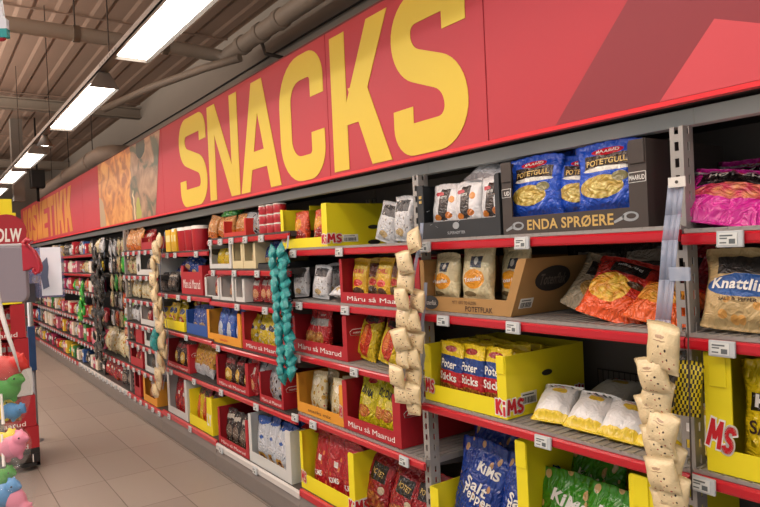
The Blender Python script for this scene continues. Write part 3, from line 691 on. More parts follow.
design('sticks', print_mat('p_sticks', '#e8cc20', [('r', .5, .62, .7, .14, '#1c3f86'), ('r', .5, .37, .7, .13, '#b81e28'), ('c', .5, .12, .7, .15, '#c88a3a', 16, '#6a3418'), ('e', .5, .87, .24, .05, '#a01c20')], bump=0.4, wob=.01), [('Poter', WHITE, 0, .62, .14, .66, 0), ('Sticks', WHITE, 0, .40, .14, .72, 0)], ('b', 'snack_bag'))
design('blue_kims', print_mat('p_bluek', '#123a92', [('s', .5, .5, .7, .7, '#c89a6c', 6.5, .23)], wob=.02), [('KiMS', WHITE, .3, .76, .08, .42, -6, .05), ('Salt', WHITE, .0, .60, .10, .46, -10), ('Pepper', WHITE, .1, .51, .09, .56, -10)], ('b', 'crisp_bag'))
design('green_kims', print_mat('p_greenk', '#3d8f24', [('s', .5, .5, .7, .7, '#cba66c', 6.2, .27)], wob=.02), [('KiMS', WHITE, 0, .76, .10, .54, -12, .05), ('Sour Cream', WHITE, 0, .56, .075, .75, -12), ('& Onion', WHITE, 0, .46, .075, .5, -12)], ('b', 'crisp_bag'))
design('white_flat', print_mat('p_whitef', '#dfe0e0', [('r', .5, .06, .7, .085, '#dcc022'), ('e', .55, .62, .2, .09, '#d8b83a'), ('r', .5, .86, .3, .06, '#2a2422')], bump=0.28, rough=.35), [('maarud', REDP, 0, .74, .05, .3, 0)], ('b', 'crisp_bag'))
design('red_kims', print_mat('p_redk', '#b01c26', [('s', .5, .35, .6, .4, '#dc7a3a', 6, .25), ('r', .6, .56, .1, .05, '#e8e4dc')], wob=.02), [('KiMS', WHITE, .1, .30, .09, .5, 8, .04)], ('b', 'crisp_bag'))
design('dark_red', print_mat('p_dkred', '#96141f', [('r', .5, .66, .27, .13, '#1e1614'), ('c', .45, .2, .42, .16, '#d08a3a', 9, '#8a2a1c'), ('e', .72, .42, .09, .06, '#c8b89a')], wob=.02), [('POTET', GOLD, 0, .66, .08, .4, -6)], ('b', 'crisp_bag'))
design('yellow_tina', print_mat('p_tina', '#cfc41c', [('e', .5, .9, .2, .045, '#b02028'), ('e', .5, .53, .22, .08, '#e0d060'), ('c', .4, .33, .34, .12, '#d8a83a', 8, '#c86a3a')], wob=.02), [('DINA', BLACK, 0, .70, .13, .56, -10, .05)], ('b', 'crisp_bag'))
design('yellow_pouch', print_mat('p_pouch', '#d6a820', [('r', .5, .72, .42, .13, '#dcb838'), ('e', .5, .2, .34, .12, '#5a4030'), ('e', .5, .42, .28, .08, '#c83024')], bump=0.4), [('CHILI', REDP, 0, .70, .10, .6, 0)], ('b', 'snack_pouch'))
design('brown_pouch', print_mat('p_brpouch', '#b08c28', [('r', .4, .72, .3, .16, '#5a2a1a'), ('e', .5, .22, .34, .14, '#4c3a2a'), ('e', .55, .45, .22, .08, '#b82c22')]), [], ('b', 'snack_pouch'))
design('red_surlok', print_mat('p_redchip', '#ac1a22', [('c', .4, .3, .34, .19, '#e8c060', 8, '#a85a24'), ('r', .5, .72, .4, .09, '#8f8c88'), ('e', .5, .92, .2, .04, '#d83038')], wob=.04), [('maarud', WHITE, 0, .9, .05, .3, 0)], ('b', 'crisp_bag'))
design('yellow_oval', print_mat('p_oval', '#d8bc20', [('e', .5, .95, .6, .25, '#8a1820'), ('e', .5, .38, .27, .32, '#c83a1c'), ('e', .45, .46, .12, .2, '#e0762a'), ('r', .52, .80, .3, .05, '#2a1414')], wob=.04), [], ('b', 'crisp_bag'))
design('white_grey', print_mat('p_whitegrey', '#c9ccd0', [('r', .5, .78, .36, .13, '#4a4a4c'), ('s', .5, .35, .5, .3, '#9a9690', 6, .24), ('e', .5, .2, .2, .08, '#b8a070'), ('s', .5, .5, .5, .46, '#e8e2d4', 9, .19), ('s', .5, .48, .5, .42, '#2a201c', 11.5, .17)], bump=0.5, wob=.04), [], ('b', 'snack_bag'))
design('cream_red', print_mat('p_creamred', '#cfc49c', [('s', .5, .5, .6, .5, '#b8923c', 5, .3), ('s', .5, .4, .6, .4, '#a83a2c', 6, .15), ('e', .5, .75, .2, .1, '#e8e2cc'), ('s', .5, .5, .5, .46, '#e8e2d4', 9, .19), ('s', .5, .48, .5, .42, '#2a201c', 11.5, .17)], bump=0.4, wob=.04), [], ('b', 'snack_bag'))
design('orangered', print_mat('p_orred', '#cf4a1e', [('e', .4, .62, .3, .17, '#e8a030'), ('e', .55, .3, .35, .15, '#a01c1c'), ('e', .25, .3, .1, .05, '#2c6a2c'), ('e', .5, .12, .4, .06, '#e8c080'), ('s', .5, .5, .5, .46, '#e8e2d4', 9, .19), ('s', .5, .48, .5, .42, '#2a201c', 11.5, .17)], wob=.05), [], ('b', 'snack_bag'))
design('choc_gold', print_mat('p_choc', '#3c201a', [('e', .5, .35, .3, .22, '#d4a840'), ('e', .5, .35, .15, .1, '#f0dc90'), ('r', .5, .8, .4, .08, '#8a1c22'), ('s', .5, .5, .5, .46, '#e8e2d4', 9, .19), ('s', .5, .48, .5, .42, '#2a201c', 11.5, .17)], wob=.05), [], ('b', 'snack_bag'))
design('silver_star', print_mat('p_silver', '#aeb2b6', [('s', .5, .5, .7, .6, '#26262a', 6, .3), ('s', .5, .3, .7, .3, '#c8b070', 5, .2), ('s', .5, .5, .5, .46, '#e8e2d4', 9, .19), ('s', .5, .48, .5, .42, '#2a201c', 11.5, .17)], wob=.05), [], ('b', 'snack_bag'))
design('dark_pack', print_mat('p_darkpack', '#2f2724', [('e', .5, .35, .34, .2, '#7a6a5c'), ('r', .5, .78, .34, .06, '#c8c0b4'), ('s', .5, .5, .5, .46, '#e8e2d4', 9, .19), ('s', .5, .48, .5, .42, '#2a201c', 11.5, .17)], wob=.05), [], ('b', 'snack_bag'))
design('white_blue', print_mat('p_whiteblue', '#ccd2da', [('e', .4, .12, .3, .1, '#c89a3c'), ('e', .42, .12, .14, .05, '#6a2a22'), ('e', .55, .55, .14, .05, '#3a62b0'), ('e', .5, .98, .6, .16, '#2a56a8'), ('s', .5, .5, .5, .46, '#e8e2d4', 9, .19), ('s', .5, .48, .5, .42, '#2a201c', 11.5, .17)], wob=.05), [], ('b', 'snack_bag'))
design('blue_white', print_mat('p_bluewhite', '#2458b4', [('e', .5, .3, .3, .28, '#c8d4e0'), ('e', .5, .75, .25, .08, '#4a80cc'), ('s', .5, .5, .5, .46, '#e8e2d4', 9, .19), ('s', .5, .48, .5, .42, '#2a201c', 11.5, .17)], wob=.06), [], ('b', 'snack_bag'))
design('blue_mix', print_mat('p_bluemix', '#1d4698', [('s', .5, .5, .7, .6, '#c8ccd4', 5, .22), ('e', .5, .25, .3, .12, '#c8a070'), ('s', .5, .5, .5, .46, '#e8e2d4', 9, .19), ('s', .5, .48, .5, .42, '#2a201c', 11.5, .17)], wob=.05), [], ('b', 'snack_bag'))
design('yellow_blue', print_mat('p_yelblue', '#e0c21e', [('e', .5, .68, .33, .13, '#20386a'), ('e', .5, .3, .35, .16, '#b82a20'), ('e', .5, .3, .15, .07, '#e8d8a0'), ('s', .5, .5, .5, .46, '#e8e2d4', 9, .19), ('s', .5, .48, .5, .42, '#2a201c', 11.5, .17)], wob=.06), [], ('b', 'snack_bag'))
design('yellow_white', print_mat('p_yelwhite', '#d8bf2a', [('s', .5, .5, .7, .6, '#e0dccc', 5, .28), ('e', .5, .6, .3, .08, '#2a3450'), ('s', .5, .5, .5, .46, '#e8e2d4', 9, .19), ('s', .5, .48, .5, .42, '#2a201c', 11.5, .17)], wob=.05), [], ('b', 'snack_bag'))
design('red_small', print_mat('p_redsmall', '#a82026', [('e', .5, .3, .3, .16, '#d89a6a'), ('r', .5, .7, .3, .09, '#d8ccc4'), ('s', .5, .5, .5, .46, '#e8e2d4', 9, .19), ('s', .5, .48, .5, .42, '#2a201c', 11.5, .17)], wob=.05), [], ('b', 'snack_bag'))
design('gold_silver', print_mat('p_goldsilver', '#b88a2c', [('r', .5, .14, .7, .2, '#c8ccd0'), ('s', .5, .65, .7, .4, '#8a3a1c', 6, .25), ('s', .5, .5, .5, .46, '#e8e2d4', 9, .19), ('s', .5, .48, .5, .42, '#2a201c', 11.5, .17)], wob=.05), [], ('b', 'snack_bag'))
design('yellow_plain', print_mat('p_yelplain', '#e2c41c', [('s', .5, .5, .7, .6, '#c89a18', 5, .25), ('e', .5, .7, .2, .08, '#f0e8b0'), ('s', .5, .5, .5, .46, '#e8e2d4', 9, .19), ('s', .5, .48, .5, .42, '#2a201c', 11.5, .17)], wob=.05), [], ('b', 'snack_bag'))
design('bread', print_mat('p_bread', '#d09050', [('s', .5, .5, .7, .7, '#e4be84', 4, .3), ('r', .5, .14, .6, .14, '#d8701c'), ('s', .5, .5, .5, .46, '#e8e2d4', 9, .19), ('s', .5, .48, .5, .42, '#2a201c', 11.5, .17)], wob=.05), [], ('b', 'bread_bag'))
design('fig', print_mat('p_fig', '#c8b88a', [('s', .5, .5, .7, .7, '#7a8a3a', 5, .22), ('e', .5, .4, .25, .15, '#a84a3a'), ('s', .5, .5, .5, .46, '#e8e2d4', 9, .19), ('s', .5, .48, .5, .42, '#2a201c', 11.5, .17)], wob=.05), [], ('b', 'snack_bag'))
design('pouch_cream', print_mat('p_pcream', '#e0cda2', [('s', .5, .4, .42, .22, '#3a2a22', 6, .2), ('s', .5, .25, .45, .2, '#a03a30', 7, .17), ('e', .5, .74, .14, .035, '#a88a6a'), ('e', .5, .66, .2, .012, '#9a7a5a')], bump=0.16, wob=.03, rough=.4), [], ('b', 'snack_pouch'))
design('pouch_teal', print_mat('p_pteal', '#158f92', [('e', .5, .5, .3, .2, '#2fb4b0'), ('r', .5, .3, .2, .05, '#0b5c60')], bump=0.5, wob=.05), [], ('b', 'sweet_pouch'))
design('pouch_black', print_mat('p_pblack', '#1f1c1a', [('e', .5, .4, .25, .15, '#5c564e')], bump=0.3, wob=.05), [], ('b', 'sweet_pouch'))
design('pouch_green', print_mat('p_pgreen', '#2fa436', [('e', .5, .4, .25, .15, '#b8e06a')], bump=0.3, wob=.05), [], ('b', 'sweet_pouch'))
design('silver_drape', print_mat('p_drape', '#9a9a9e', [('e', .5, .2, .5, .1, '#c8c8cc'), ('r', .5, .6, .4, .06, '#4a4448')], rough=.22, bump=.8), [], ('b', 'crisp_bag'))
design('green_top', print_mat('p_greentop', '#2a8c38', [('s', .5, .5, .7, .7, '#7cc850', 5, .25)], wob=.05), [], ('b', 'snack_bag'))

kyel = mat('carton_yellow', '#e8da1c', .5, noise_amt=.03, noise_scale=6); kred = mat('carton_red', '#a81a26', .5, noise_amt=.05); kbrown = mat('carton_dark_brown', '#3f3733', .6); kdark = mat('carton_black', '#25292d', .55)
kraftc = mat('carton_kraft', '#a8824e', .75, noise_amt=.06, noise_scale=12); kwhite = mat('carton_white', '#c9cbc8', .6); korange = mat('carton_orange', '#d8942a', .6); kcream = mat('carton_cream', '#cfc39a', .65); kblue = mat('carton_blue', '#24509a', .55); labw = mat('paper_label', '#dcdcd4', .6)
dkprint = mat('dark_oval_print', '#2e2b28', .6); charc = mat('charcoal_print', '#3b3f42', .6)
def oval(parent, c, rx, rz, matl, name, axis='y', label=None, n=24):
    mb = MB(); pts = [(rx*math.cos(2*math.pi*k/n), rz*math.sin(2*math.pi*k/n)) for k in range(n)]
    mb.prism(pts, axis, -.0008, .0008); return mb.build(name, matl, parent, c)
def rect(parent, c, w_, h_, matl, name, axis='y'):
    mb = MB(); mb.prism([(-w_/2, -h_/2), (w_/2, -h_/2), (w_/2, h_/2), (-w_/2, h_/2)], axis, -.0008, .0008); return mb.build(name, matl, parent, c)
def barcode(parent, c, w_, h_, axis='y'):
    o = rect(parent, c, w_, h_, labw, 'paper_label', axis)
    mb = MB(); rnd = random.Random(3); x = -w_*.42
    while x < w_*.4:
        q = rnd.uniform(.0015, .004); mb.prism([(x, -h_*.42), (x+q, -h_*.42), (x+q, h_*.1), (x, h_*.1)], axis, -.0014, .0014); x += q+rnd.uniform(.002, .004)
    mb.prism([(-w_*.42, h_*.25), (w_*.3, h_*.25), (w_*.3, h_*.34), (-w_*.42, h_*.34)], axis, -.0014, .0014)
    mb.build('bar_code', BLACK, o); return o
SIDE = (0, 0, R(90))          # lettering on the end panel that faces the camera
def maarud_front(c, txt=True, full=True):
    W, H, lip, dep = cdims(c)
    if txt:
        lettering('Måru så Maarud', WHITE, c, (W*.5, -.0012, lip*.48), lip*.42, W*.80, bold=.0, label='white printed slogan')
    if full:
        mb = MB(); cx, cz = .062, H*.62
        pts = [(cx-.040, cz-.012), (cx+.036, cz-.016), (cx+.042, cz), (cx+.03, cz+.014), (cx-.03, cz+.014), (cx-.045, cz+.004)]
        for k in range(6):
            a_, b_ = pts[k], pts[(k+1) % 6]; mb.tube([(W+.0008, a_[0], a_[1]), (W+.0008, b_[0], b_[1])], .001, 4)
        mb.build('logo_outline', WHITE, c)
        lettering('maarud', WHITE, c, (W+.0012, cx, cz), .012, .055, rot=SIDE)
def kims_corner(c, zc=.04, hgt=.052, side=True, wf=.075, ws=.075):
    W, H, lip, dep = cdims(c)
    logo('Ki', c, (W-wf*.36, 0, zc), hgt, wf*.62)
    logo('MS', c, (W, wf*.50, zc+.002), hgt, ws*1.1, rot=SIDE, out=(1, 0, 0))
    logo('MS', c, (.030, 0, zc+.02), hgt, .052)

# ================================================================== BAY B (centre right)
hB = [.0225, -.2395, -.5745, -1.185]
def X(px, h=0., y=1.516): return colx(px, y, h)
# dark carton with silver nut packs
c = carton(X(419), X(502)-.004, hB[0], kdark, 'black carton of silver nut packs beside the dark Enda Sprøere carton', .20, .06, .035, .02, .36)
W = cdims(c)[0]
riser(c, .04); fill(c, 'nutpack', 3, .135, .160, .05, 'silver nut pack', 'in the black top-shelf carton', x0=.035, x1=W-.01, lean=-4, z=.042)
lettering('SUPERNØTTER', mat('grey_print', '#9aa0a4', .5), c, (W*.5, -.001, .018), .010, .09)
oval(c, (W*.5, -.0006, .042), .016, .012, MATS['grey_print'], 'printed_emblem')
mb = MB()
for x, z, a in ((.07, .05, .3), (.10, .045, -.4), (.22, .055, .4), (.055, .1, .2)): mb.tube([(x, -.0008, z), (x+.014*math.cos(a), -.0008, z+.014*math.sin(a))], .0008, 4)
mb.build('printed_marks', MATS['grey_print'], c)
rect(c, (.02, -.0007, .155), .014, .010, GOLD, 'printed_pepper'); rect(c, (.02, -.0007, .138), .014, .010, GOLD, 'printed_pepper')
put_bag('silver_drape', X(478), 1.585, hB[0]+CAMH+.185,   .24, .24, .075, 'crumpled silver bag lying on top of the nut packs', rot=(R(-62), R(8), R(10)), seed=2)
# ENDA SPRØERE carton
xE0, xE1 = X(504), X(649)
c = carton(xE0, xE1, hB[0], kbrown, 'dark brown Enda Sprøere carton on the top shelf by the slotted post', .228, .054, .040, .052, .40, side=.228)
riser(c, .045)
W = cdims(c)[0]
lettering('ENDA SPRØERE', GOLD, c, (W*.50, -.0012, .027), .031, W*.60, bold=.03, label='gold printed lettering')
lettering('PO', GOLD, c, (W+.0012, .150, .085), .075, .085, rot=SIDE, bold=.02); lettering('TETGULL', GOLD, c, (W+.0012, .29, .085), .075, .17, rot=SIDE, bold=.02)
for xx, pz in ((W-.030, .130), (.018, .130)):
    lettering('MAARUD' if xx > .1 else 'UD', WHITE, c, (xx+.003 if xx > .1 else xx+.004, -.0012, pz), .013, .044 if xx > .1 else .022, bold=.02)
    mb = MB(); q = [(xx-.021 if xx > .1 else .001, pz-.013), (W-.002 if xx > .1 else .036, pz-.012), (W-.002 if xx > .1 else .038, pz+.014), (xx-.020 if xx > .1 else .001, pz+.013)]
    for k in range(4): mb.tube([(q[k][0], -.0008, q[k][1]), (q[(k+1) % 4][0], -.0008, q[(k+1) % 4][1])], .0011, 4)
    mb.build('logo_outline', WHITE, c)
def chick(c, x, z):        # light outline of a ladle-like head
    mb = MB(); mb.prism([(x+.024*math.cos(t)+.0, z+.013*math.sin(t)) for t in [2*math.pi*k/18 for k in range(18)]], 'y', -.001, 0); mb.prism([(x-.02, z-.006), (x-.048, z-.016), (x-.05, z-.010), (x-.018, z+.006)], 'y', -.001, 0); mb.build('printed_emblem', MATS['grey_print'], c)
    oval(c, (x+.003, -.0014, z+.001), .014, .007, kbrown, 'emblem_eye')
chick(c, W-.050, .030); chick(c, .062, .025)
for xx in (.0205, W-.027):
    mb = MB(); mb.box(xx-.0195, xx+.024, -.004, 0, .165, .2275); mb.build('folded_flap', kbrown, c, bevel=.003)
for k, (px, yy, rz, sd, W_, H_, lb) in enumerate([(538, 1.565, 5, 1, .205, .268, 'first blue crisp bag in the dark Enda Sprøere carton, facing out'), (553, 1.65, -10, 2, .20, .275, 'blue crisp bag tucked behind the first one in the Enda carton'), (583, 1.60, 14, 3, .18, .25, 'tilted blue crisp bag in the middle of the Enda Sprøere carton'), (612, 1.565, 6, 1, .21, .272, 'blue crisp bag at the near end of the Enda carton'), (590, 1.74, -8, 0, .2, .275, 'blue crisp bag deep in the Enda Sprøere carton')]):
    put_bag('potetgull', X(px, .02, yy), yy, hB[0]+CAMH+.047, W_, H_-.07, .065, lb, 'blue crisp bags in the Enda carton', (R(-5), R(6 if k == 2 else -1), R(rz)), sd)
# POTETFLAK kraft carton
xa, xb = X(422, -.26), X(511, -.26)
c = carton(xa, xb, hB[1], kraftc, 'brown Potetflak carton with a flared flap on the middle shelf', .185, .052, .022, .036, .42, flare=.075)
W = cdims(c)[0]
riser(c, .035); oval(c, (.055, -.0008, .030), .042, .025, charc, 'printed_badge'); lettering('Totenflak', WHITE, c, (.055, -.0022, .030), .018, .066, bold=0)
lettering('MITT 100% TID ÅLDEN', BROWNP, c, (W*.52, -.0012, .036), .012, .12, bold=0); lettering('POTETFLAK', BROWNP, c, (W*.68, -.0012, .016), .018, .13, bold=.02)
tilt = math.atan(.075/.185); q_ = lambda z: W+.075*z/.185
o_ = oval(c, (q_(.115)+.0012, .155, .115), .085, .045, dkprint, 'printed_badge', 'x'); o_.rotation_euler = (0, tilt, 0)
o_ = lettering('Totenflak', mat('faint_print', '#6a6258', .6), c, (q_(.115)+.0032, .155, .115), .04, .13, rot=(Matrix.Rotation(tilt, 3, 'Y') @ Matrix.Rotation(R(90), 3, 'Z')).to_euler())
barcode(c, (q_(.04)+.0012, .055, .04), .06, .034, 'x').rotation_euler = (0, tilt, 0)
for k, (px, dy, H_, lb, sd, rz) in enumerate([(431, .09, .165, 'cream crisp bag at the far end of the brown Potetflak carton', 0, 12), (447, .055, .178, 'second cream crisp bag in the brown Potetflak carton', 1, -6), (477, .06, .205, 'tallest cream crisp bag in the brown Potetflak carton', 2, 3), (500, .13, .19, 'cream crisp bag behind the flared flap of the Potetflak carton', 3, -8)]):
    put_bag('cream_flak', X(px, -.2, 1.57), 1.516+dy, hB[1]+CAMH+.037, .15, H_-.004, .065, lb, 'cream crisp bags in the brown carton', (R(-6), 0, R(rz)), sd)
# loose bags on the same shelf
SH = CAMH+hB[1]
put_bag('dull_silver', X(571, -.24, 1.62), 1.68, SH+.004, .17, .22, .07, 'dull silver crisp bag leaning beside the brown Potetflak carton', rot=(R(-38), R(24), R(20)), seed=1)
put_bag('red_orange', X(603, -.24, 1.56), 1.575, SH+.004, .20, .215, .09, 'red and orange crisp bag leaning in the middle of the shelf', rot=(R(-38), R(14), R(12)), seed=2)
put_bag('orange', X(650, -.24, 1.56), 1.575, SH+.004, .19, .19, .085, 'orange crisp bag lying against the slotted post', rot=(R(-56), R(10), R(6)), seed=3)
put_bag('dark', X(572, -.24, 1.75), 1.86, SH+.004, .24, .24, .07, 'dark crisp bag behind the dull silver one', rot=(R(-14), R(4), R(12)), seed=1)
put_bag('dark', X(628, -.24, 1.7), 1.79, SH+.004, .26, .25, .07, 'dark crisp bag behind the red and orange one', rot=(R(-16), R(-4), R(-8)), seed=2)
put_bag('dark_red', X(655, -.24, 1.7), 1.82, SH+.004, .18, .22, .07, 'dark red crisp bag behind the orange one by the post', rot=(R(-16), R(8), R(-8)), seed=2)
# KiMS sticks carton
xa, xb = X(426, -.6), X(508, -.6)
c = carton(xa, xb, hB[2], kyel, 'yellow carton full of Pot Sticks bags on the lower shelf', .205, .060, .038, .040, .40)
W = cdims(c)[0]; kims_corner(c, .035, .05)
oval(c, (W+.0006, .20, .125), .026, .010, dkprint, 'hand_hole', 'x'); logo('Ki', c, (W, .37, .03), .05, .05, rot=SIDE, out=(1, 0, 0))
barcode(c, (W+.0006, .105, .055), .075, .04, 'x')
for xx in (.019, W-.02):
    mb = MB(); mb.box(xx-.019, xx+.016, -.004, 0, .145, .2045); mb.build('folded_flap', kyel, c, bevel=.003)
fill(c, 'sticks', 3, .15, .205, .035, 'Pot Sticks snack bag', 'in the yellow lower-shelf carton', rows=5, x0=.035, x1=W-.03, lean=-6, z=.01, group='Pot Sticks bags in the yellow carton')
# white bags lying flat
SH = CAMH+hB[2]
for k, (px, rx, ry, rz, y_, sd) in enumerate([(549, -64, 2, 20, 1.56, 0), (582, -66, 6, 16, 1.555, 1), (618, -68, 9, 20, 1.55, 2), (656, -63, -2, 10, 1.56, 3), (690, -62, 4, 6, 1.60, 1)]):
    put_bag('white_flat', X(px, -.56, y_), y_, SH+.010, .128, .185, .08, f'white bag with yellow stripe slumped back, {ORD[k]} from the yellow carton', 'white bags slumped on the lower shelf', (R(rx), R(ry), R(rz)), sd)
for k, (px, y_) in enumerate([(600, 1.77), (660, 1.77)]):
    put_bag('white_flat', X(px, -.56, y_), y_, SH+.034, .155, .24, .06, f'dark-topped white bag lying in the second line, {ORD[k]} from the yellow carton', 'white bags lying behind', (R(-82), 0, R(10)), k)
# wire divider at the back
wire = mat('dark_wire', '#35322f', .4, metal=.5)
root = empty('wire_divider', (-1.45, 2.0, SH), 0, 'dark wire divider grid behind the white bags', 'divider')
mb = MB()
for k in range(27): mb.tube([(k*.022, 0, 0), (k*.022, 0, .095)], .0016, 5, caps=False)
mb.tube([(0, 0, .095), (.575, 0, .095)], .0028, 6); mb.tube([(0, 0, .003), (.575, 0, .003)], .0028, 6); mb.build('wire_grid', wire, root)
# bottom cartons
xa, xb = X(431, -1.0), X(521, -1.0)
z0 = hB[3]
Ha = ph(431, 489) - z0
c = carton(xa, xb-.006, z0, kyel, 'open yellow carton of dark blue crisp bags on the bottom shelf', Ha, .10, .045, .0, .44)
W = cdims(c)[0]
riser(c, .05)
put_bag('blue_kims', X(468, -1.0, 1.60), 1.62, CAMH+z0+.055, .245, .40, .10, 'dark blue salt and pepper crisp bag beside the metal post', 'dark blue crisp bags on the bottom shelf', (R(-10), R(7), R(6)), 1)
put_bag('blue_kims', X(514, -1.0, 1.60), 1.625, CAMH+z0+.055, .245, .39, .10, 'dark blue salt and pepper crisp bag against the next yellow carton', 'dark blue crisp bags on the bottom shelf', (R(-10), R(2), R(-4)), 2)
put_bag('blue_kims', X(488, -1.0, 1.76), 1.76, CAMH+z0+.055, .235, .43, .10, 'dark blue crisp bag standing behind the front pair', 'dark blue crisp bags on the bottom shelf', (R(-8), R(3), R(6)), 3)
xa, xb = X(520, -1.0), X(660, -1.0)
Hb = ph(520, 443) - z0
c = carton(xa, xb, z0, kyel, 'yellow carton of green sour cream crisp bags on bottom shelf', Hb-.0, .10, .045, .075, .44)
W = cdims(c)[0]; kims_corner(c, .05, .06)
for xx in (.022, W-.038):
    mb = MB(); mb.box(xx-.0215, xx+.0215, -.004, 0, Hb-.085, Hb-.001); mb.build('folded_flap', kyel, c, bevel=.003)
riser(c, .07)
put_bag('green_kims', X(562, -1.0, 1.6), 1.61, CAMH+z0+.075, .25, .37, .10, 'green sour cream crisp bag next to the dark blue bags', 'green crisp bags in the yellow bottom carton', (R(-9), R(4), R(8)), 1)
put_bag('green_kims', X(605, -1.0, 1.6), 1.60, CAMH+z0+.075, .25, .37, .10, 'brightest green crisp bag, front and middle of the yellow carton', 'green crisp bags in the yellow bottom carton', (R(-8), R(8), R(2)), 2)
put_bag('green_kims', X(645, -1.0, 1.64), 1.66, CAMH+z0+.075, .20, .32, .09, 'green crisp bag hidden at the near post of the carton', 'green crisp bags in the yellow bottom carton', (R(-8), R(4), R(-8)), 3)
put_bag('green_kims', X(592, -1.0, 1.75), 1.75, CAMH+z0+.075, .23, .41, .09, 'green crisp bag in the second row of the carton', 'green crisp bags in the yellow bottom carton', (R(-7), R(0), R(-2)), 0)

# ================================================================== BAY A (closest)
hA = [.0125, -.2395, -.5695]
SH = CAMH+hA[0]
put_bag('pink', X(722, 0, 1.56), 1.565, SH+.004, .235, .23, .085, 'pink chilli crisp bag leaning back beside the slotted post', rot=(R(-52), R(10), R(14)), seed=1)
put_bag('pink', X(786, 0, 1.56), 1.60, SH+.004, .23, .25, .09, 'pink chilli crisp bag at the edge of the view', rot=(R(-40), R(-14), R(-10)), seed=2)
put_bag('pink', X(748, 0, 1.75), 1.78, SH+.004, .23, .22, .08, 'pink chilli crisp bag lying behind the other two', rot=(R(-34), R(2), R(10)), seed=3)
SH = CAMH+hA[1]
put_bag('kraft', X(743, -.24, 1.55), 1.556, SH+.004, .20, .205, .10, 'kraft paper crisp bag with blue oval label', rot=(R(-18), R(3), R(10)), seed=1)
put_bag('kraft', X(757, -.24, 1.72), 1.73, SH+.004, .205, .235, .09, 'kraft paper crisp bag standing behind the front one', rot=(R(-10), R(-3), R(4)), seed=3)
xa = X(708, -.59); c = carton(xa, xa+.30, hA[2], kyel, 'yellow carton of yellow crisp bags on the lower shelf, nearside of the slotted post'.replace('nearside of', 'past'), .285, .058, .063, .05, .38)
logo('MS', c, (.036, 0, .088), .068, .066, rot=(0, R(12), 0))
mb = MB(); mb.box(.012, .053, -.004, 0, .205, .284); mb.build('folded_flap', kyel, c, bevel=.003)
put_bag('salt', xa+.155, 1.575, CAMH+hA[2]+.008, .20, .265, .075, 'yellow salted crisp bag facing out of its yellow carton', rot=(R(-6), 0, R(4)), seed=1)
put_bag('salt', xa+.16, 1.665, CAMH+hA[2]+.008, .20, .27, .07, 'yellow salted crisp bag behind the first one', rot=(R(-5), 0, R(-3)), seed=2)

# ================================================================== BAY C
hC = [.0155, -.2385, -.5005, -.8035, -1.19]
c = carton(X(282), X(328), hC[0], kyel, 'big yellow carton with orange red snack bags on the top shelf', .20, .046, .028, .046, .42, side=.198)
W = cdims(c)[0]; kims_corner(c, .034, .042)
oval(c, (W+.0006, .26, .085), .032, .010, dkprint, 'hand_hole', 'x'); oval(c, (W+.0006, .26, .012), .036, .012, dkprint, 'hand_hole', 'x'); barcode(c, (W+.0006, .125, .035), .085, .034, 'x')
mb = MB(); mb.box(W*.2, W*.2+.004, .12, .4, .19, .215); mb.build('folded_flap', kyel, c)
fill(c, 'orangered', 2, .14, .18, .05, 'orange and red snack bag', 'in the big yellow top-shelf carton', x0=.035, x1=W-.045, lean=-5)
put_bag('white_grey', X(386, 0, 1.6), 1.60, CAMH+hC[0]+.004, .13, .175, .07, 'white and grey snack bag leaning on the yellow carton side', rot=(R(-6), R(16), R(10)), seed=1)
put_bag('white_grey', X(401, 0, 1.56), 1.58, CAMH+hC[0]+.004, .12, .185, .06, 'upright white snack bag behind the cream pouch strip', rot=(R(-3), R(2), R(0)), seed=3)
SH = CAMH+hC[1]
for k, (px, y_, H_, ry, w_) in enumerate([(302, 1.57, .15, -4, .12), (321, 1.56, .165, 4, .13), (335, 1.68, .17, -3, .14)]):
    put_bag('white_grey', X(px, -.24, y_), y_, SH+.004, w_, H_, .06, f'white snack bag beside the red pouch carton, {ORD[k]} from the teal strip', 'white snack bags on the second shelf', (R(-8), R(ry), R(8)), k)
put_bag('white_grey', X(334, -.24, 1.53), 1.54, SH+.03, .11, .14, .055, 'white snack bag lying down beside the red pouch carton', rot=(R(-74), R(0), R(8)), seed=2)
c = carton(X(341, -.25), X(421, -.25), hC[1], kred, 'red carton of yellow snack pouches behind the cream strip', .195, .048, .02, .03, .40); maarud_front(c)
W = cdims(c)[0]
for k, (dx, key) in enumerate([(.075, 'yellow_pouch'), (.175, 'brown_pouch'), (.255, 'yellow_pouch'), (.33, 'brown_pouch')]):
    put_bag(key, c.location.x+dx, 1.575+.01*(k % 2), SH+.006, .115, .19, .055, f'{"yellow" if k % 2 == 0 else "brown"} snack pouch in the red carton, {ORD[k]} from its teal-strip end', None, (R(-5), R(2), R(6-4*k)), k % 3)
c = carton(X(294, -.52), X(348, -.52), hC[2], kred, 'red carton of red crisp bags on the third shelf', .205, .062, .024, .034, .40); maarud_front(c)
W = cdims(c)[0]
put_bag('red_surlok', c.location.x+.095, 1.58, CAMH+hC[2]+.007, .165, .19, .07, 'slumped red crisp bag by the far post of its red carton', rot=(R(-10), R(16), R(12)), seed=1)
put_bag('red_surlok', c.location.x+.20, 1.575, CAMH+hC[2]+.007, .15, .20, .05, 'upright red crisp bag with chips picture in its red carton', rot=(R(-4), R(0), R(0)), seed=2)
for k, (px, ry, H_, y_) in enumerate([(366, 10, .235, 1.59), (388, 12, .22, 1.585), (412, 8, .22, 1.60)]):
    put_bag('yellow_oval', X(px, -.5, y_), y_, CAMH+hC[2]+.004, .135, H_, .07, f'yellow and dark red crisp bag, {ORD[k]} from the red carton', 'yellow and dark red bags on the third shelf', (R(-12), R(ry), R(6)), k)
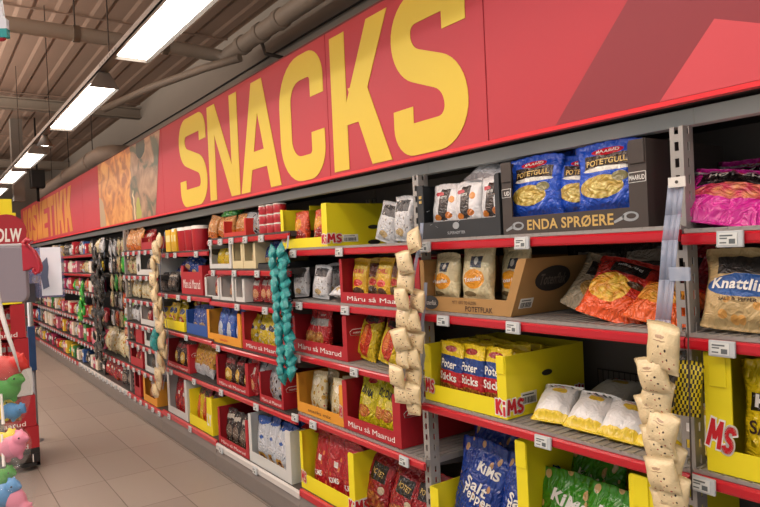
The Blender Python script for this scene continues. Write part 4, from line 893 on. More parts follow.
put_bag('yellow_oval', X(392, -.5, 1.72), 1.73, CAMH+hC[2]+.004, .14, .22, .07, 'yellow and dark red crisp bag standing in the second row', rot=(R(-8), R(4), 0), seed=3)
c = carton(X(298, -.82), X(344, -.82), hC[3], korange, 'orange-fronted carton of cream and white snack bags', .19, .05, .022, .03, .40); W = cdims(c)[0]
lettering('snacks mix', BROWNP, c, (W*.5, -.0012, .024), .018, W*.5, bold=0); logo('MS', c, (W-.016, 0, .07), .05, .026)
fill(c, 'cream_red', 2, .145, .195, .055, 'cream snack bag', 'in the orange-fronted carton', rows=2, x0=.024, x1=W-.02, lean=-5)
c = carton(X(344, -.82), X(402, -.82), hC[3], kred, 'red carton of yellow crisp bags by the metal post', .215, .06, .035, .052, .42); maarud_front(c); W = cdims(c)[0]
for k, (dx, y_, ry) in enumerate([(.10, 1.58, 6), (.185, 1.60, 10), (.25, 1.59, 8)]):
    put_bag('yellow_tina', c.location.x+dx, y_, CAMH+hC[3]+.007, .145, .235, .065, f'yellow crisp bag in the red carton by the post, {ORD[k]} from its far post', 'yellow crisp bags in the red carton', (R(-8), R(ry), R(6)), k)
put_bag('yellow_tina', c.location.x+.18, 1.70, CAMH+hC[3]+.007, .14, .20, .06, 'yellow crisp bag at the back of the red carton', rot=(R(-5), 0, 0), seed=1)
z0 = hC[4]
c = carton(X(301, -1.1), X(355, -1.1), z0, kyel, 'yellow bottom carton of red crisp bags in front of the grey kick plate', ph(343, 452)-z0, .075, .024, .045, .42); W, Hc = cdims(c)[:2]; kims_corner(c, .04, .055)
barcode(c, (W+.0006, .07, .05), .06, .05, 'x')
fill(c, 'red_kims', 3, .16, .285, .06, 'red crisp bag', 'in the yellow bottom carton', x0=.03, x1=W-.035, lean=-6, rows=2)
put_bag('red_kims', X(318, -.92, 1.62), 1.60, CAMH+z0+.262, .20, .24, .07, 'red crisp bag lying across the top of the yellow bottom carton', rot=(R(-70), R(6), R(20)), seed=2)
for k, (px, y_, H_, ry) in enumerate([(374, 1.60, .29, 10), (400, 1.60, .27, 10), (424, 1.62, .27, 6)]):
    put_bag('dark_red', X(px, -1.1, y_), y_, CAMH+z0+.004, .19, H_, .08, f'dark red crisp bag with black label, {ORD[k]} from the yellow bottom carton', 'dark red bags on the bottom shelf', (R(-12), R(ry), R(6)), k)
# ================================================================== BAY D
hD = [.1045, -.0865, -.2835, -.5575, -.8325, -1.21]
def car(bay_h, p0, p1, col, lab, pyt, lipf=.30, pl=.02, pr=.028, depth=.34, py_x=None, full=True, txt=False, y=1.516, H=None):
    h = bay_h; a, b = X(p0, h), X(p1, h); H = H or (ph(py_x or p0, pyt) - h)
    c = carton(a, b, h, col, lab, H, H*lipf, pl, pr, depth, y=y)
    if txt: maarud_front(c, True, full)
    return c
def bags(key, pxs, h, H, W, T, what, y=1.57, lean=-8, ry=0, cat='crisp bag', seeds=(0, 1, 2, 3), dz=.002, lod=0, group=True, rz=6, frm='far end'):
    W *= 1.12; H *= 1.06
    for k, px in enumerate(pxs):
        lb = what if len(pxs) == 1 else f'{what}, {ORD[k]} from {frm}'
        put_bag(key, X(px, h, y), y+.012*(k % 2), CAMH+h+dz, W, H*(1+.03*((k*7) % 3-1)), T, lb, (what+' row') if group and len(pxs) > 1 else None, (R(lean), R(ry+3*((k % 3)-1)), R(rz*(1-(k % 3)))), seeds[k % 4], lod, cat)
S1 = 'the top shelf left of the big yellow carton'.replace('left of', 'beside')
bags('bread', [213, 221], hD[0], .15, .12, .06, 'orange rusk bag on the shelf beside the red tins', ry=14, cat='bread bag')
c = car(hD[0], 224, 246, mat('carton_rusk', '#c22c20', .55), 'red and orange carton of rusks under a green bag', 221, .25, .01, .02, .3)
bags('bread', [230, 240], hD[0], .125, .14, .06, 'orange rusk bag in the red carton under the green bag', y=1.575, lod=0, dz=.006, cat='bread bag')
put_bag('green_top', X(231, .25, 1.6), 1.58, CAMH+hD[0]+.135, .2, .10, .06, 'green leafy bag lying on top of the rusk carton', None, (R(-60), 0, R(8)), 1, 0)
bags('silver_star', [251, 259], hD[0], .13, .12, .06, 'grey nut pack beside the red tins', ry=8, cat='nut pack')
tin_r = mat('tin_red', '#b01c28', .3, coat=.4); tin_w = mat('tin_white', '#d8d4cc', .35)
tproto = None
for lv in range(3):
    for k, px in enumerate((266, 273.5, 281)):
        if tproto is None:
            tproto = empty('tin', (0, 0, 0)); mb = MB(); mb.lathe([(.034, 0), (.035, .003), (.035, .042), (.034, .044)], 16); mb.build('tin_body', tin_r, tproto)
            mb = MB(); mb.lathe([(.0355, .044), (.0355, .050), (.030, .051)], 16); mb.build('lid', tin_w, tproto); o = tproto
        else: o = copy_tree(tproto)
        o.location = (X(px, hD[0], 1.57)+.0, 1.57, CAMH+hD[0]+.001+.052*lv)
        tag(o, f'red tin with white lid, {["bottom", "middle", "top"][lv]} layer of stack, {ORD[k]} from the grey nut packs', 'tin', 'red tins stacked on the top shelf')
c = car(hD[1], 210, 231.5, kwhite, 'white-framed carton of bright yellow snack bags', 243.5, .18, .035, .03, .34)
fill(c, 'yellow_plain', 3, .085, .11, .05, 'bright yellow snack bag', 'in the white-framed carton', x0=.03, x1=cdims(c)[0]-.03, lod=0)
for p0, p1, l in ((233, 243.5, 'cream carton of snacks beside the white-framed yellow one'), (244, 256, 'cream carton of snacks beside the blue packs')):
    c = car(hD[1], p0, p1, kcream, l, 243, .30, .015, .03, .34)
    fill(c, 'fig', 1, .105, .13, .05, 'patterned cream snack bag', ('in the first cream carton' if p0 == 233 else 'in the second cream carton'), x0=.02, x1=cdims(c)[0]-.03, lod=0)
c = car(hD[1], 258, 279, kdark, 'low black tray of blue snack packs', 266, .8, .0, .0, .34, H=.03)
bags('blue_mix', [262, 268, 274, 279], hD[1], .13, .10, .05, 'blue and silver snack pack in the low black tray', y=1.58, dz=.006)
c = car(hD[2], 205.5, 219.5, kwhite, 'small white-framed carton of red packs past the blue snack carton', 277.5, .16, .03, .025, .34)
fill(c, 'red_small', 1, .125, .14, .06, 'red snack pack', 'in the first small white carton', lod=0)
c = car(hD[2], 220.5, 234, kwhite, 'small white-framed carton of red and brown packs', 277, .14, .02, .025, .34)
fill(c, 'red_small', 1, .125, .14, .06, 'red snack pack', 'in the second small white carton', lod=0)
c = car(hD[2], 236, 245, kwhite, 'white carton whose tall blank side faces the camera', 279, .2, .01, .03, .40)
fill(c, 'red_small', 1, .06, .11, .05, 'red snack pack', 'in the tall-sided white carton', lod=0)
bags('red_small', [258, 264, 271], hD[2], .15, .10, .05, 'red pouch standing next to the tall-sided white carton', ry=2)
c = car(hD[3], 208, 241.5, korange, 'yellow-orange carton of blue and white snack bags', 310, .26, .038, .045, .36)
lettering('snacks', REDP, c, (cdims(c)[0]*.5, -.0012, .025), .02, .12, bold=0)
fill(c, 'blue_white', 3, .13, .19, .06, 'blue and white snack bag', 'in the yellow-orange carton', x0=.05, x1=cdims(c)[0]-.05, lod=0)
c = car(hD[3], 243, 286, kred, 'red carton of yellow and white bags behind the teal strip', 313, .26, .03, .03, .36, txt=True, py_x=244)
bags('yellow_white', [252, 262, 272, 281], hD[3], .19, .13, .06, 'yellow and white bag in the red carton by the teal strip', y=1.585, dz=.006, ry=8)
bags('yellow_white', [257, 268, 278], hD[3], .21, .13, .05, 'yellow and white bag in the second line by the teal strip', y=1.66, dz=.006, ry=4)
c = car(hD[4], 217, 249, kred, 'red carton of dark bags with gold discs', 356, .24, .028, .04, .36, txt=True)
fill(c, 'choc_gold', 3, .13, .17, .06, 'dark bag with gold disc', 'in the red carton', x0=.035, x1=cdims(c)[0]-.04, lod=0)
bags('red_small', [254], hD[4], .2, .09, .05, 'narrow red and white pouch between the two red cartons', ry=2, y=1.55)
c = car(hD[4], 260, 284, kred, 'red carton heaped with silver and black bags', 372, .26, .02, .02, .36, txt=True, H=.165)
bags('silver_star', [263, 269, 276, 282], hD[4], .21, .13, .06, 'silver and black bag heaped in the red carton', y=1.585, dz=.006, ry=6)
bags('silver_star', [266, 274], hD[4], .21, .12, .06, 'silver and black bag in the second line of the red carton', y=1.66, dz=.006, ry=4)
c = car(hD[5], 219, 249, kred, 'red bottom carton of dark brown packs', 409, .20, .03, .035, .38, txt=True)
fill(c, 'dark_pack', 4, .105, .19, .055, 'dark brown pack', 'in the red bottom carton', x0=.035, x1=cdims(c)[0]-.04, lod=0)
c = car(hD[5], 250, 292, kwhite, 'white bottom carton of white and blue bags', 416, .22, .035, .055, .38, py_x=250)
fill(c, 'white_blue', 4, .12, .235, .06, 'white and blue bag', 'in the white bottom carton', x0=.04, x1=cdims(c)[0]-.06, lod=0, rows=2)

# ================================================================== BAY E
hE = [.0365, -.2675, -.5445, -.8355, -1.195]
tub_r = mat('tub_red', '#b01a28', .35, coat=.3); tub_w = mat('tub_lid', '#dcdad4', .4); tub_y = mat('tub_yellow', '#e2b824', .4)
def tub(x, h, r_, H, bm, lab, grp):
    o = empty('snack_tub', (x, 1.58, CAMH+h+.001), 0, lab, 'tub', grp); mb = MB(); mb.lathe([(r_*.9, 0), (r_*.92, .003), (r_, H*.84), (r_, H*.86)], 14); mb.build('tub_body', bm, o)
    mb = MB(); mb.lathe([(r_*1.03, H*.86), (r_*1.03, H*.98), (r_*.9, H)], 14); mb.build('lid', tub_w, o)
def small_box(x, h, w_, H, dpt, bm, lab, grp, name='snack_box', band=None, y=1.53, cat='box'):
    o = empty(name, (x, y, CAMH+h+.001), 0, lab, cat, grp); mb = MB(); mb.box(-w_/2, w_/2, 0, dpt, 0, H); mb.build('box_body', bm, o, bevel=.0015)
    mb = MB(); mb.box(-w_*.42, w_*.42, -.001, 0, H*.45, H*.75); mb.build('front_label', band or tub_w, o)
for k, px in enumerate((168.5, 174.0)): small_box(X(px, hE[0], 1.53), hE[0], .115, .165, .2, tub_y, f'tall yellow snack box on the upper shelf, {ORD[k]} from the cream pouch strip', 'yellow snack boxes', band=mat('box_band', '#e8dfa0', .5))
tub(X(180.5, hE[0], 1.58), hE[0], .055, .17, tub_y, 'yellow tub with white lid between yellow boxes and red tubs', None)
for k, px in enumerate((187, 194, 201.5)):
    tub(X(px, hE[0], 1.58), hE[0], .062, .17, tub_r, f'red tub with white lid, {ORD[k]} from the yellow tub', 'red tubs on the upper shelf')
put_bag('blue_mix', X(171, .2, 1.8), 1.80, CAMH+hE[0]+.171-.17, .25, .22, .06, 'blue bag behind the yellow boxes', None, (0, 0, 0), 1, 0)
bags('dark_pack', [165, 170.5, 176], hE[1], .14, .12, .06, 'black snack pack on the shelf past the heaped red carton', y=1.58)
bags('blue_mix', [167, 173.5, 179.5], hE[1], .17, .13, .06, 'blue snack pack standing behind the black packs', y=1.68)
c = car(hE[1], 182, 203, kred, 'red carton heaped high with blue bags', 262, .78, .05, .06, .34, txt=True, H=.20)
for k, (px, dz_, ry, yy) in enumerate([(186, .10, -14, 1.58), (191, .15, 8, 1.57), (197, .11, 14, 1.585), (189, .12, 10, 1.68), (196, .15, -8, 1.68)]):
    put_bag('blue_mix', X(px, hE[1], yy), yy, CAMH+hE[1]+dz_, .13, .15, .07, f'blue and silver bag sticking out of the heaped red carton, {ORD[k]} of the heap', 'blue bags heaped in the red carton', (R(-14), R(ry), R(8)), k % 4, 0)
c = car(hE[2], 165, 184.5, kyel, 'low yellow tray of yellow and blue bags', 322, .9, 0, 0, .34, H=.075)
for rr in range(2): bags('yellow_blue', [166.5, 171, 176, 181.5], hE[2], .17+.02*rr, .12, .055, 'yellow and blue bag in the low yellow tray' + (' back row' if rr else ''), y=1.58+.08*rr, dz=.006, ry=5)
c = car(hE[2], 187, 207.5, kblue, 'low blue carton of blue snack bags', 322, .45, .02, .02, .34, H=.165)
fill(c, 'blue_mix', 3, .13, .175, .055, 'blue snack bag', 'in the low blue carton', x0=.03, x1=cdims(c)[0]-.02, lod=0, rows=2)
put_bag('yellow_blue', X(197, hE[2], 1.6), 1.60, CAMH+hE[2]+.17, .12, .13, .05, 'yellow bag lying on the blue snack bags', None, (R(-50), R(30), 0), 1, 0)
bags('gold_silver', [203, 207], hE[2], .19, .13, .06, 'brown nut pack behind the blue snack carton', y=1.78)
c = car(hE[3], 167.5, 190, kred, 'red carton of dark bags with gold on the fourth shelf', 341, .2, .03, .04, .40, txt=True, H=.205)
fill(c, 'choc_gold', 3, .15, .185, .06, 'dark gold bag', 'in the fourth-shelf red carton', x0=.035, x1=cdims(c)[0]-.04, lod=0)
bags('gold_silver', [200, 205, 210.5], hE[3], .215, .14, .06, 'gold bag with silver foot beside the red carton', ry=8)
bags('gold_silver', [203, 209], hE[3], .235, .14, .06, 'gold bag with silver foot in the second line', ry=4, y=1.66)
c = car(hE[4], 168.5, 188, kwhite, 'white-framed bottom carton of red and orange bags', 373, .17, .05, .05, .36, H=.30)
fill(c, 'red_kims', 3, .15, .24, .06, 'red and orange bag', 'in the white-framed bottom carton', x0=.05, x1=cdims(c)[0]-.05, lod=0)
c = car(hE[4], 190, 213, kyel, 'yellow bottom carton of red and yellow bags', 387, .3, .0, .09, .36, H=.245)
lettering('LY', WHITE, c, (cdims(c)[0]-.05, -.0012, .10), .08, .08, bold=.04)
fill(c, 'yellow_oval', 3, .13, .26, .06, 'red and yellow bag', 'in the carton marked LY', x0=.01, x1=cdims(c)[0]-.06, lod=0, rows=2)

# ================================================================== BAYS F .. K : smaller goods, each its own thing
rnd = random.Random(11)
hF = [.069, -.142, -.351, -.562, -.738, -.955, -1.22]
bags('bread', [131, 135, 139.5], hF[0], .19, .17, .08, 'long orange bread bag on the upper shelf past the pouch strip', ry=14, cat='bread bag')
c = car(hF[0], 141.5, 152, kred, 'red carton beside the orange bread bags', 242, .6, .02, .02, .3, H=.10)
bags('red_small', [144, 150], hF[0], .16, .2, .08, 'dark red bag in the red carton beside the bread bags', y=1.59, dz=.006)
c = car(hF[1], 137, 154, kwhite, 'white carton with round hole past the cream pouch strip', 257, .25, .12, .05, .34, H=.18)
oval(c, (.06, -.001, .06), .03, .035, dkprint, 'round_hole')
fill(c, 'dark_pack', 2, .12, .15, .05, 'grey snack pack', 'in the white carton with round hole', x0=.13, x1=cdims(c)[0]-.06, lod=0)
bags('fig', [130, 134], hF[1], .15, .13, .06, 'pale snack pack beside the white carton with round hole')
pal = [('white_grey', 'white'), ('dark_pack', 'dark brown'), ('cream_red', 'cream'), ('fig', 'green and cream'), ('red_small', 'red'), ('white_grey', 'white'), ('cream_red', 'cream'), ('yellow_plain', 'yellow'), ('dark_pack', 'dark brown'), ('orangered', 'orange'), ('pouch_green', 'green'), ('gold_silver', 'gold'), ('white_blue', 'white and blue')]
shname = ['first', 'second', 'third', 'fourth', 'fifth', 'sixth', 'bottom']
bags('cream_red', [129, 134, 139, 144, 149], hF[2], .165, .13, .05, 'cream snack pack on the third shelf past the pouch strip')
bags('fig', [131.5, 141.5], hF[2], .18, .13, .05, 'green and cream pack behind the third shelf cream packs', y=1.66)
bags('white_grey', [128, 133, 138], hF[3], .14, .14, .05, 'white snack pack on the fourth shelf past the pouch strip')
c = car(hF[3], 141, 155, kwhite, 'white carton with red picture on the fourth far shelf', 312, .3, .03, .03, .3, H=.15)
fill(c, 'red_small', 2, .13, .13, .05, 'red snack pack', 'in the white fourth shelf carton', lod=0)
bags('red_small', [128, 132], hF[4], .14, .14, .05, 'red snack pack on the fifth shelf past the pouch strip')
c = car(hF[4], 136, 142.5, kred, 'narrow red carton on the fifth far shelf', 330, .9, .03, .03, .3, H=.15)
c = car(hF[4], 145, 157, kwhite, 'white carton of blue packs on the fifth far shelf', 335, .3, .05, .04, .3, H=.15)
fill(c, 'white_blue', 2, .1, .13, .05, 'white and blue pack', 'in the white fifth shelf carton', lod=0)
c = car(hF[5], 131, 143, kred, 'red carton of red snack packs on the sixth far shelf', 350, .4, .03, .04, .34, H=.185)
fill(c, 'red_small', 3, .14, .16, .05, 'red snack pack', 'in the sixth shelf red carton', lod=0)
c = car(hF[5], 145.5, 158, kwhite, 'white carton of black packs on the sixth far shelf', 356, .25, .05, .05, .34, H=.185)
fill(c, 'dark_pack', 2, .14, .16, .05, 'black snack pack', 'in the sixth shelf white carton', lod=0)
bags('cream_red', [108, 111.5, 115, 119, 123, 127], hF[5], .24, .17, .09, 'plump cream snack bag on the long low far shelf', ry=6)
bags('cream_red', [110, 113.5, 117, 121, 125], hF[5], .27, .17, .09, 'plump cream snack bag in the second line of the low shelf', y=1.68)
bags('red_kims', [110, 113, 116.5, 120, 124], hF[6], .19, .18, .08, 'bright red bag on the bottom shelf under the cream bags', ry=8)
bags('dark_pack', [127, 131], hF[6], .2, .18, .08, 'dark green pack on the bottom shelf under the cream bags')
c = car(hF[6], 135, 141, kred, 'red bottom carton past the white-framed one', 390, .4, .03, .03, .34, H=.2)
c = car(hF[6], 144, 157.5, korange, 'orange-framed bottom carton of red packs', 392, .25, .05, .05, .34, H=.22)
fill(c, 'red_small', 2, .14, .2, .05, 'red snack pack', 'in the orange-framed bottom carton', lod=0)
# peg-hook bay
peg = mat('peg_hook_steel', '#9a9894', .3, metal=.8)
for rr, hh in enumerate([.20, .02, -.16, -.34, -.53, -.72]):
    for k in range(6):
        x = -7.08+k*.168
        o = empty('peg_hook', (x, 1.60, CAMH+hh), 0, f'steel peg hook, {ORD[rr]} row down, {ORD[k]} along', 'hook', 'peg hooks'); mb = MB(); mb.tube([(0, .445, 0), (0, .0, 0), (0, -.02, .015)], .003, 6); mb.build('hook_wire', peg, o)
        key, cn = [('fig', 'green and white'), ('dark_pack', 'dark'), ('white_grey', 'white'), ('orangered', 'orange'), ('fig', 'green and white'), ('pouch_green', 'green')][(rr*2+k*(1 if rr != 1 else 5)) % 6 if rr else (0 if k > 1 else 2)]
        for d in range(2):
            put_bag(key, x, 1.612+d*.05, CAMH+hh-.155, .115, .16, .03, f'{cn} pack hanging on peg hook, {ORD[rr]} row down, {ORD[k]} along' + (', behind' if d else ''), f'hanging packs row {rr+1}', (0, R(24 if rr in (0, 2) else 6), 0), k % 4, 0, 'snack pack')
# cosmetics bays
for key in 'HIJK':
    r_, a, b, sh, bot = BY[key]
    for si, h in enumerate(sh+[bot]):
        x = a+.05; k = 0
        while x < b-.06:
            w_ = rnd.choice([.09, .11, .13, .16]); H_ = rnd.uniform(.11, .16) if si not in (4,) else rnd.uniform(.14, .2)
            pk, cn = rnd.choice(pal if si else [pal[2], pal[3], pal[4], pal[0], pal[8]])
            if si in (3, 4) and rnd.random() < .5: pk, cn = 'red_small', 'pink red'
            kk = rnd.random(); bn = {'H': 'first', 'I': 'second', 'J': 'third', 'K': 'last'}[key]
            nm = f'on the {shname[si] if si < 5 else "bottom"} shelf of the {bn} cosmetics bay, {ORD[min(k, 19)]} along'
            if kk < .6: put_bag(pk, x+w_/2, 1.56, CAMH+h+.023, w_*.98, H_, .05, f'{cn} packet {nm}', f'far goods {bn} bay', (R(-5), R(rnd.uniform(-5, 5)), 0), k % 4, 0, 'packet')
            else:
                col = rnd.choice(['#c02838', '#e0d8c8', '#3a62a0', '#e0b830', '#b03058', '#d8c8b0', '#3a8040', '#c86a80', '#201c1c'])
                small_box(x+w_/2, h+.022, w_*.9, H_, .12, mat('box_'+col[1:], col, .5), f'small carton {nm}', f'far goods {bn} bay', name='small_carton')
            x += w_+rnd.uniform(.004, .015); k += 1
            if k > 19: break

for key in 'FGHIJ':
    r_, a, b, sh, bot = BY[key]; bn = {'F': 'bread', 'G': 'peg hook', 'H': 'first cosmetics', 'I': 'second cosmetics', 'J': 'third cosmetics'}[key]
    for si, h in enumerate(sh+[bot]):
        if key in 'HIJ' and si < 2: continue
        x = a+.1; k = 0
        while x < b-.05: make_tag(f'small price tag on rail {ORD[si]} down in the {bn} bay, {ORD[k]} along', x, h)['group'] = f'price tags {bn} bay'; x += .175; k += 1

# ================================================================== STRIPS OF POUCHES HANGING IN FRONT OF THE SHELVES
clear = mat('clear_plastic', '#b9c6dc', .15, alpha=.45, coat=.5); clear2 = mat('clear_plastic_frosted', '#a8b4cc', .25, alpha=.6)
def chain(key, pts, W, H, T, lab, grp, y=1.44, lod=0, name='hanging_strip', sl='clear plastic hang strip', rys=None, end=None):
    """a narrow strip with pouches clipped one under another"""
    top = pts[0]; bot = pts[-1]
    P_ = [(colx(px, y, 0), ph(px, py, y)) for px, py in pts]
    P_ = [(colx(px, y, h), h) for (px, py), (_, h) in zip(pts, P_)]
    mb = MB(); xs = [(p[0], y+.02+T*.5, CAMH+p[1]) for p in P_]
    xs = [(P_[0][0], y+.045, CAMH+P_[0][1]+.06)] + xs
    for a_, b_ in zip(xs, xs[1:]):
        mb.face([(a_[0]-.009, a_[1], a_[2]), (a_[0]+.009, a_[1], a_[2]), (b_[0]+.009, b_[1], b_[2]), (b_[0]-.009, b_[1], b_[2])]); 
    o = mb.build(name, clear2, fixn=False); s_ = o.modifiers.new('thick', 'SOLIDIFY'); s_.thickness = .001; tag(o, sl, 'strip')
    n = len(P_)
    for k, (x, h) in enumerate(P_):
        ry = (rys[k % len(rys)] if rys else 0)
        put_bag(key, x-.5*H*math.sin(R(ry)), y-.012*(k % 2), CAMH+h-H*.5, W, H, T, f'{lab}, {ORD[k//2] if n > 20 else ORD[k]} {("inner", "outer")[k % 2]+" " if n > 20 else ""}down', grp, (R(6 if k % 2 else -4), R(ry), R(8*((k % 3)-1))), k % 4, lod, 'pouch')
# teal strip between the two bays
pts = []
for k in range(30): t = k/29; pts.append((278+10*t+(-2.8 if k % 2 else 2.8), 248+t*126))
chain('pouch_teal', pts, .066, .088, .035, 'teal sweet pouch on the teal strip', 'teal sweet pouches', rys=[52, 30, 60, 38, 24], sl='clear hang strip carrying the teal pouches')
# cream strip in front of bay C/B post: two chains
pts = [(413, 240), (408, 262), (405, 281), (405, 298), (403, 317), (404, 338), (402, 357), (400, 375), (402, 392)]
chain('pouch_cream', pts, .085, .085, .035, 'cream pouch on the outer chain of the central strip', 'cream pouches on the central outer chain', y=1.425, lod=1, rys=[-14, -8, 6, -4, 5], sl='clear hang strip of the central cream pouches, outer chain')
pts = [(417, 300), (415, 320), (414, 340), (416, 357), (413, 374), (415, 392), (413, 404)]
chain('pouch_cream', pts, .092, .080, .035, 'cream pouch on the inner chain of the central strip', 'cream pouches on the central inner chain', y=1.455, lod=1, rys=[6, -8, 10, -4, 5], sl='clear hang strip of the central cream pouches, inner chain')
# far cream strips
pts = [(159-4*math.sin(k*.35), 240+k*7.9) for k in range(20)]
chain('pouch_cream', pts, .11, .11, .04, 'cream pouch on the far cream strip', 'cream pouches on the far strip', y=1.43, rys=[10, -12, 6], sl='clear hang strip of the far cream pouches')
pts = [(155+1.5*math.sin(k), 334+k*9) for k in range(2)]
chain('pouch_teal', pts, .11, .12, .05, 'teal pouch at the foot of the far cream strip', 'teal pouches at far strip foot', y=1.40, sl='short hang strip of two teal pouches')
# black strips and green one
for j, (p0, py0, p1, py1, n_) in enumerate([(95, 250, 98, 352, 19), (100, 258, 102, 356, 20)]):
    pts = [(p0+(p1-p0)*k/(n_-1)+1.2*math.sin(k*2), py0+(py1-py0)*k/(n_-1)) for k in range(n_)]
    chain('pouch_black', pts, .12, .10, .03, f'black pouch on the {"far" if j == 0 else "near"} black strip', f'black pouches {j}', y=1.42, rys=[34, -20, 50, 10], sl=f'hang strip of black pouches, {"far" if j == 0 else "near"} one')
pts = [(82.5+.8*math.sin(k*2), 286+k*6) for k in range(6)]
chain('pouch_green', pts, .12, .11, .04, 'bright green pouch on the green strip', 'green pouches', y=1.42, rys=[14, -10], sl='hang strip of bright green pouches')
# right strip: clear plastic sheet with white top, tag holder, cream pouches
def pt(px, py, y): h = ph(px, py, y); return (colx(px, y, h), y, CAMH+h)
root = empty('clip_strip', pt(677, 182, 1.46), 0, 'curved clear plastic clip strip with white top in front of the slotted post', 'strip'); o_ = Vector(root.location)
mb = MB(); cl = [(676, 184, 1.468), (673, 215, 1.45), (670, 240, 1.44), (667, 280, 1.44), (663, 320, 1.44), (661, 345, 1.445)]
ws = .020
for a_, b_ in zip(cl, cl[1:]):
    A_, B2 = Vector(pt(*a_))-o_, Vector(pt(*b_))-o_
    for s0, s1 in ((-1, -.3), (-.3, .3), (.3, 1)):
        mb.face([(A_.x+s0*ws, A_.y+.004*(abs(s0) < .5), A_.z), (A_.x+s1*ws, A_.y+.004*(abs(s1) < .5), A_.z), (B2.x+s1*ws, B2.y+.004*(abs(s1) < .5), B2.z), (B2.x+s0*ws, B2.y+.004*(abs(s0) < .5), B2.z)], smooth=True)
q = mb.build('plastic_sheet', clear2, root, fixn=False); q.modifiers.new('thick', 'SOLIDIFY').thickness = .001
mb = MB(); mb.box(-.021, .021, -.002, .002, -.012, .012); mb.build('white_head', tub_w, root); mb = MB(); mb.prism([(.004*math.cos(k*math.pi/6), .004*math.sin(k*math.pi/6)) for k in range(12)], 'y', -.003, .003); mb.build('hanging_hole', hang_m, root)
A_ = Vector(pt(681, 274, 1.435))-o_; mb = MB(); mb.box(A_.x-.028, A_.x+.022, A_.y-.003, A_.y+.003, A_.z-.016, A_.z+.016); mb.build('tag_holder', clear, root)
mb = MB(); mb.tube([tuple(Vector(pt(684, 262, 1.45))-o_), tuple(Vector(pt(688, 330, 1.45))-o_), tuple(Vector(pt(690, 420, 1.45))-o_), tuple(Vector(pt(692, 500, 1.45))-o_)], .0022, 6); mb.build('hanging_cord', hang_m, root)
put_bag('pouch_cream', *pt(661, 346, 1.40)[:2], pt(661, 372, 1.40)[2], .088, .122, .04, 'largest cream pouch at the top of the strip by the slotted post', 'cream pouches by the slotted post', (R(4), R(8), R(-6)), 1, 1, 'pouch')
for k, (px, py, ry) in enumerate([(660, 372, -8), (656, 392, 10), (661, 408, -10), (660, 424, 14), (665, 440, -6), (666, 456, 12), (669, 472, -8), (673, 488, 6), (675, 503, -4)]):
    x, y, z = pt(px-3, py, 1.405+.012*(k % 3)); put_bag('pouch_cream', x, y, z-.05, .084, .088, .042, f'cream pouch on the slotted post strip, {ORD[k]} below the largest', 'cream pouches by the slotted post', (R(-5 if k % 2 else 8), R(ry), R(6*((k % 3)-1))), k % 4, 1, 'pouch')
# black and yellow checked pouch
chk = bpy.data.materials.new('checked_pouch'); chk.use_nodes = True; nt = chk.node_tree; ck = nt.nodes.new('ShaderNodeTexChecker'); ck.inputs['Scale'].default_value = 13; ck.inputs['Color1'].default_value = lin('#e0c820'); ck.inputs['Color2'].default_value = lin('#171513')
u_ = nt.nodes.new('ShaderNodeUVMap'); nt.links.new(u_.outputs[0], ck.inputs['Vector']); nt.links.new(ck.outputs['Color'], nt.nodes['Principled BSDF'].inputs['Base Color']); nt.nodes['Principled BSDF'].inputs['Roughness'].default_value = .3
design('checked', chk, [], ('b', 'snack_pouch'))
x, y, z = pt(686, 416, 1.47); put_bag('checked', x, y, z, .062, .135, .035, 'black and yellow checked pouch hanging on the slotted post', None, (0, R(6), R(30)), 1, 1, 'pouch')
x, y, z = pt(680, 408, 1.475); put_bag('pouch_black', x, y, z, .06, .14, .03, 'black pouch hanging beside the checked pouch', None, (0, R(-4), R(10)), 2, 1, 'pouch')

# ================================================================== DISPLAY STACK ON A DOLLY, ACROSS THE AISLE
def onx(px, py, X0):      # point of the plane x = X0
    d = CF + CR*((px-380)/FPX) + CU*((253.5-py)/FPX); t = X0/d.x; return (X0, d.y*t, CAMH+d.z*t)
XS = -4.82
yR = .595
root = empty('cardboard_dolly', (XS, yR-.40, 0), R(90), 'black plastic dolly on the tiled floor under the carton stack', 'dolly'); bp_ = MATS['black_plastic']
mb = MB(); mb.box(0, .40, 0, .58, .115, .15); mb.build('deck', bp_, root, bevel=.004)
for x in (.0, .37):
    for y in (0, .55): mb = MB(); mb.box(x, x+.03, y, y+.03, .05, .115); mb.build('corner_post', bp_, root)
mb = MB(); mb.box(0, .4, 0, .025, .03, .055); mb.box(0, .4, .555, .58, .03, .055); mb.box(0, .02, 0, .58, .03, .055); mb.box(.38, .4, 0, .58, .03, .055); mb.build('lower_frame', bp_, root)
for x in (.03, .35):
    for y in (.05, .5):
        mb = MB(); mb.tube([(x, y, .022), (x+.02, y, .022)], .021, 12); mb.build('caster_wheel', hang_m, root)
mb = MB(); mb.box(.355, .362, -.003, 0, .06, .11); mb.build('white_sticker', tub_w, root)
tiers = [(458, 'red'), (425.5, 'red'), (394.5, 'white'), (367.5, 'red'), (337, 'red'), (303, 'yellow'), (262, 'yellow')]
zb = .151
names = ['bottom', 'second lowest', 'white middle', 'fourth', 'fifth', 'lower yellow', 'topmost yellow']
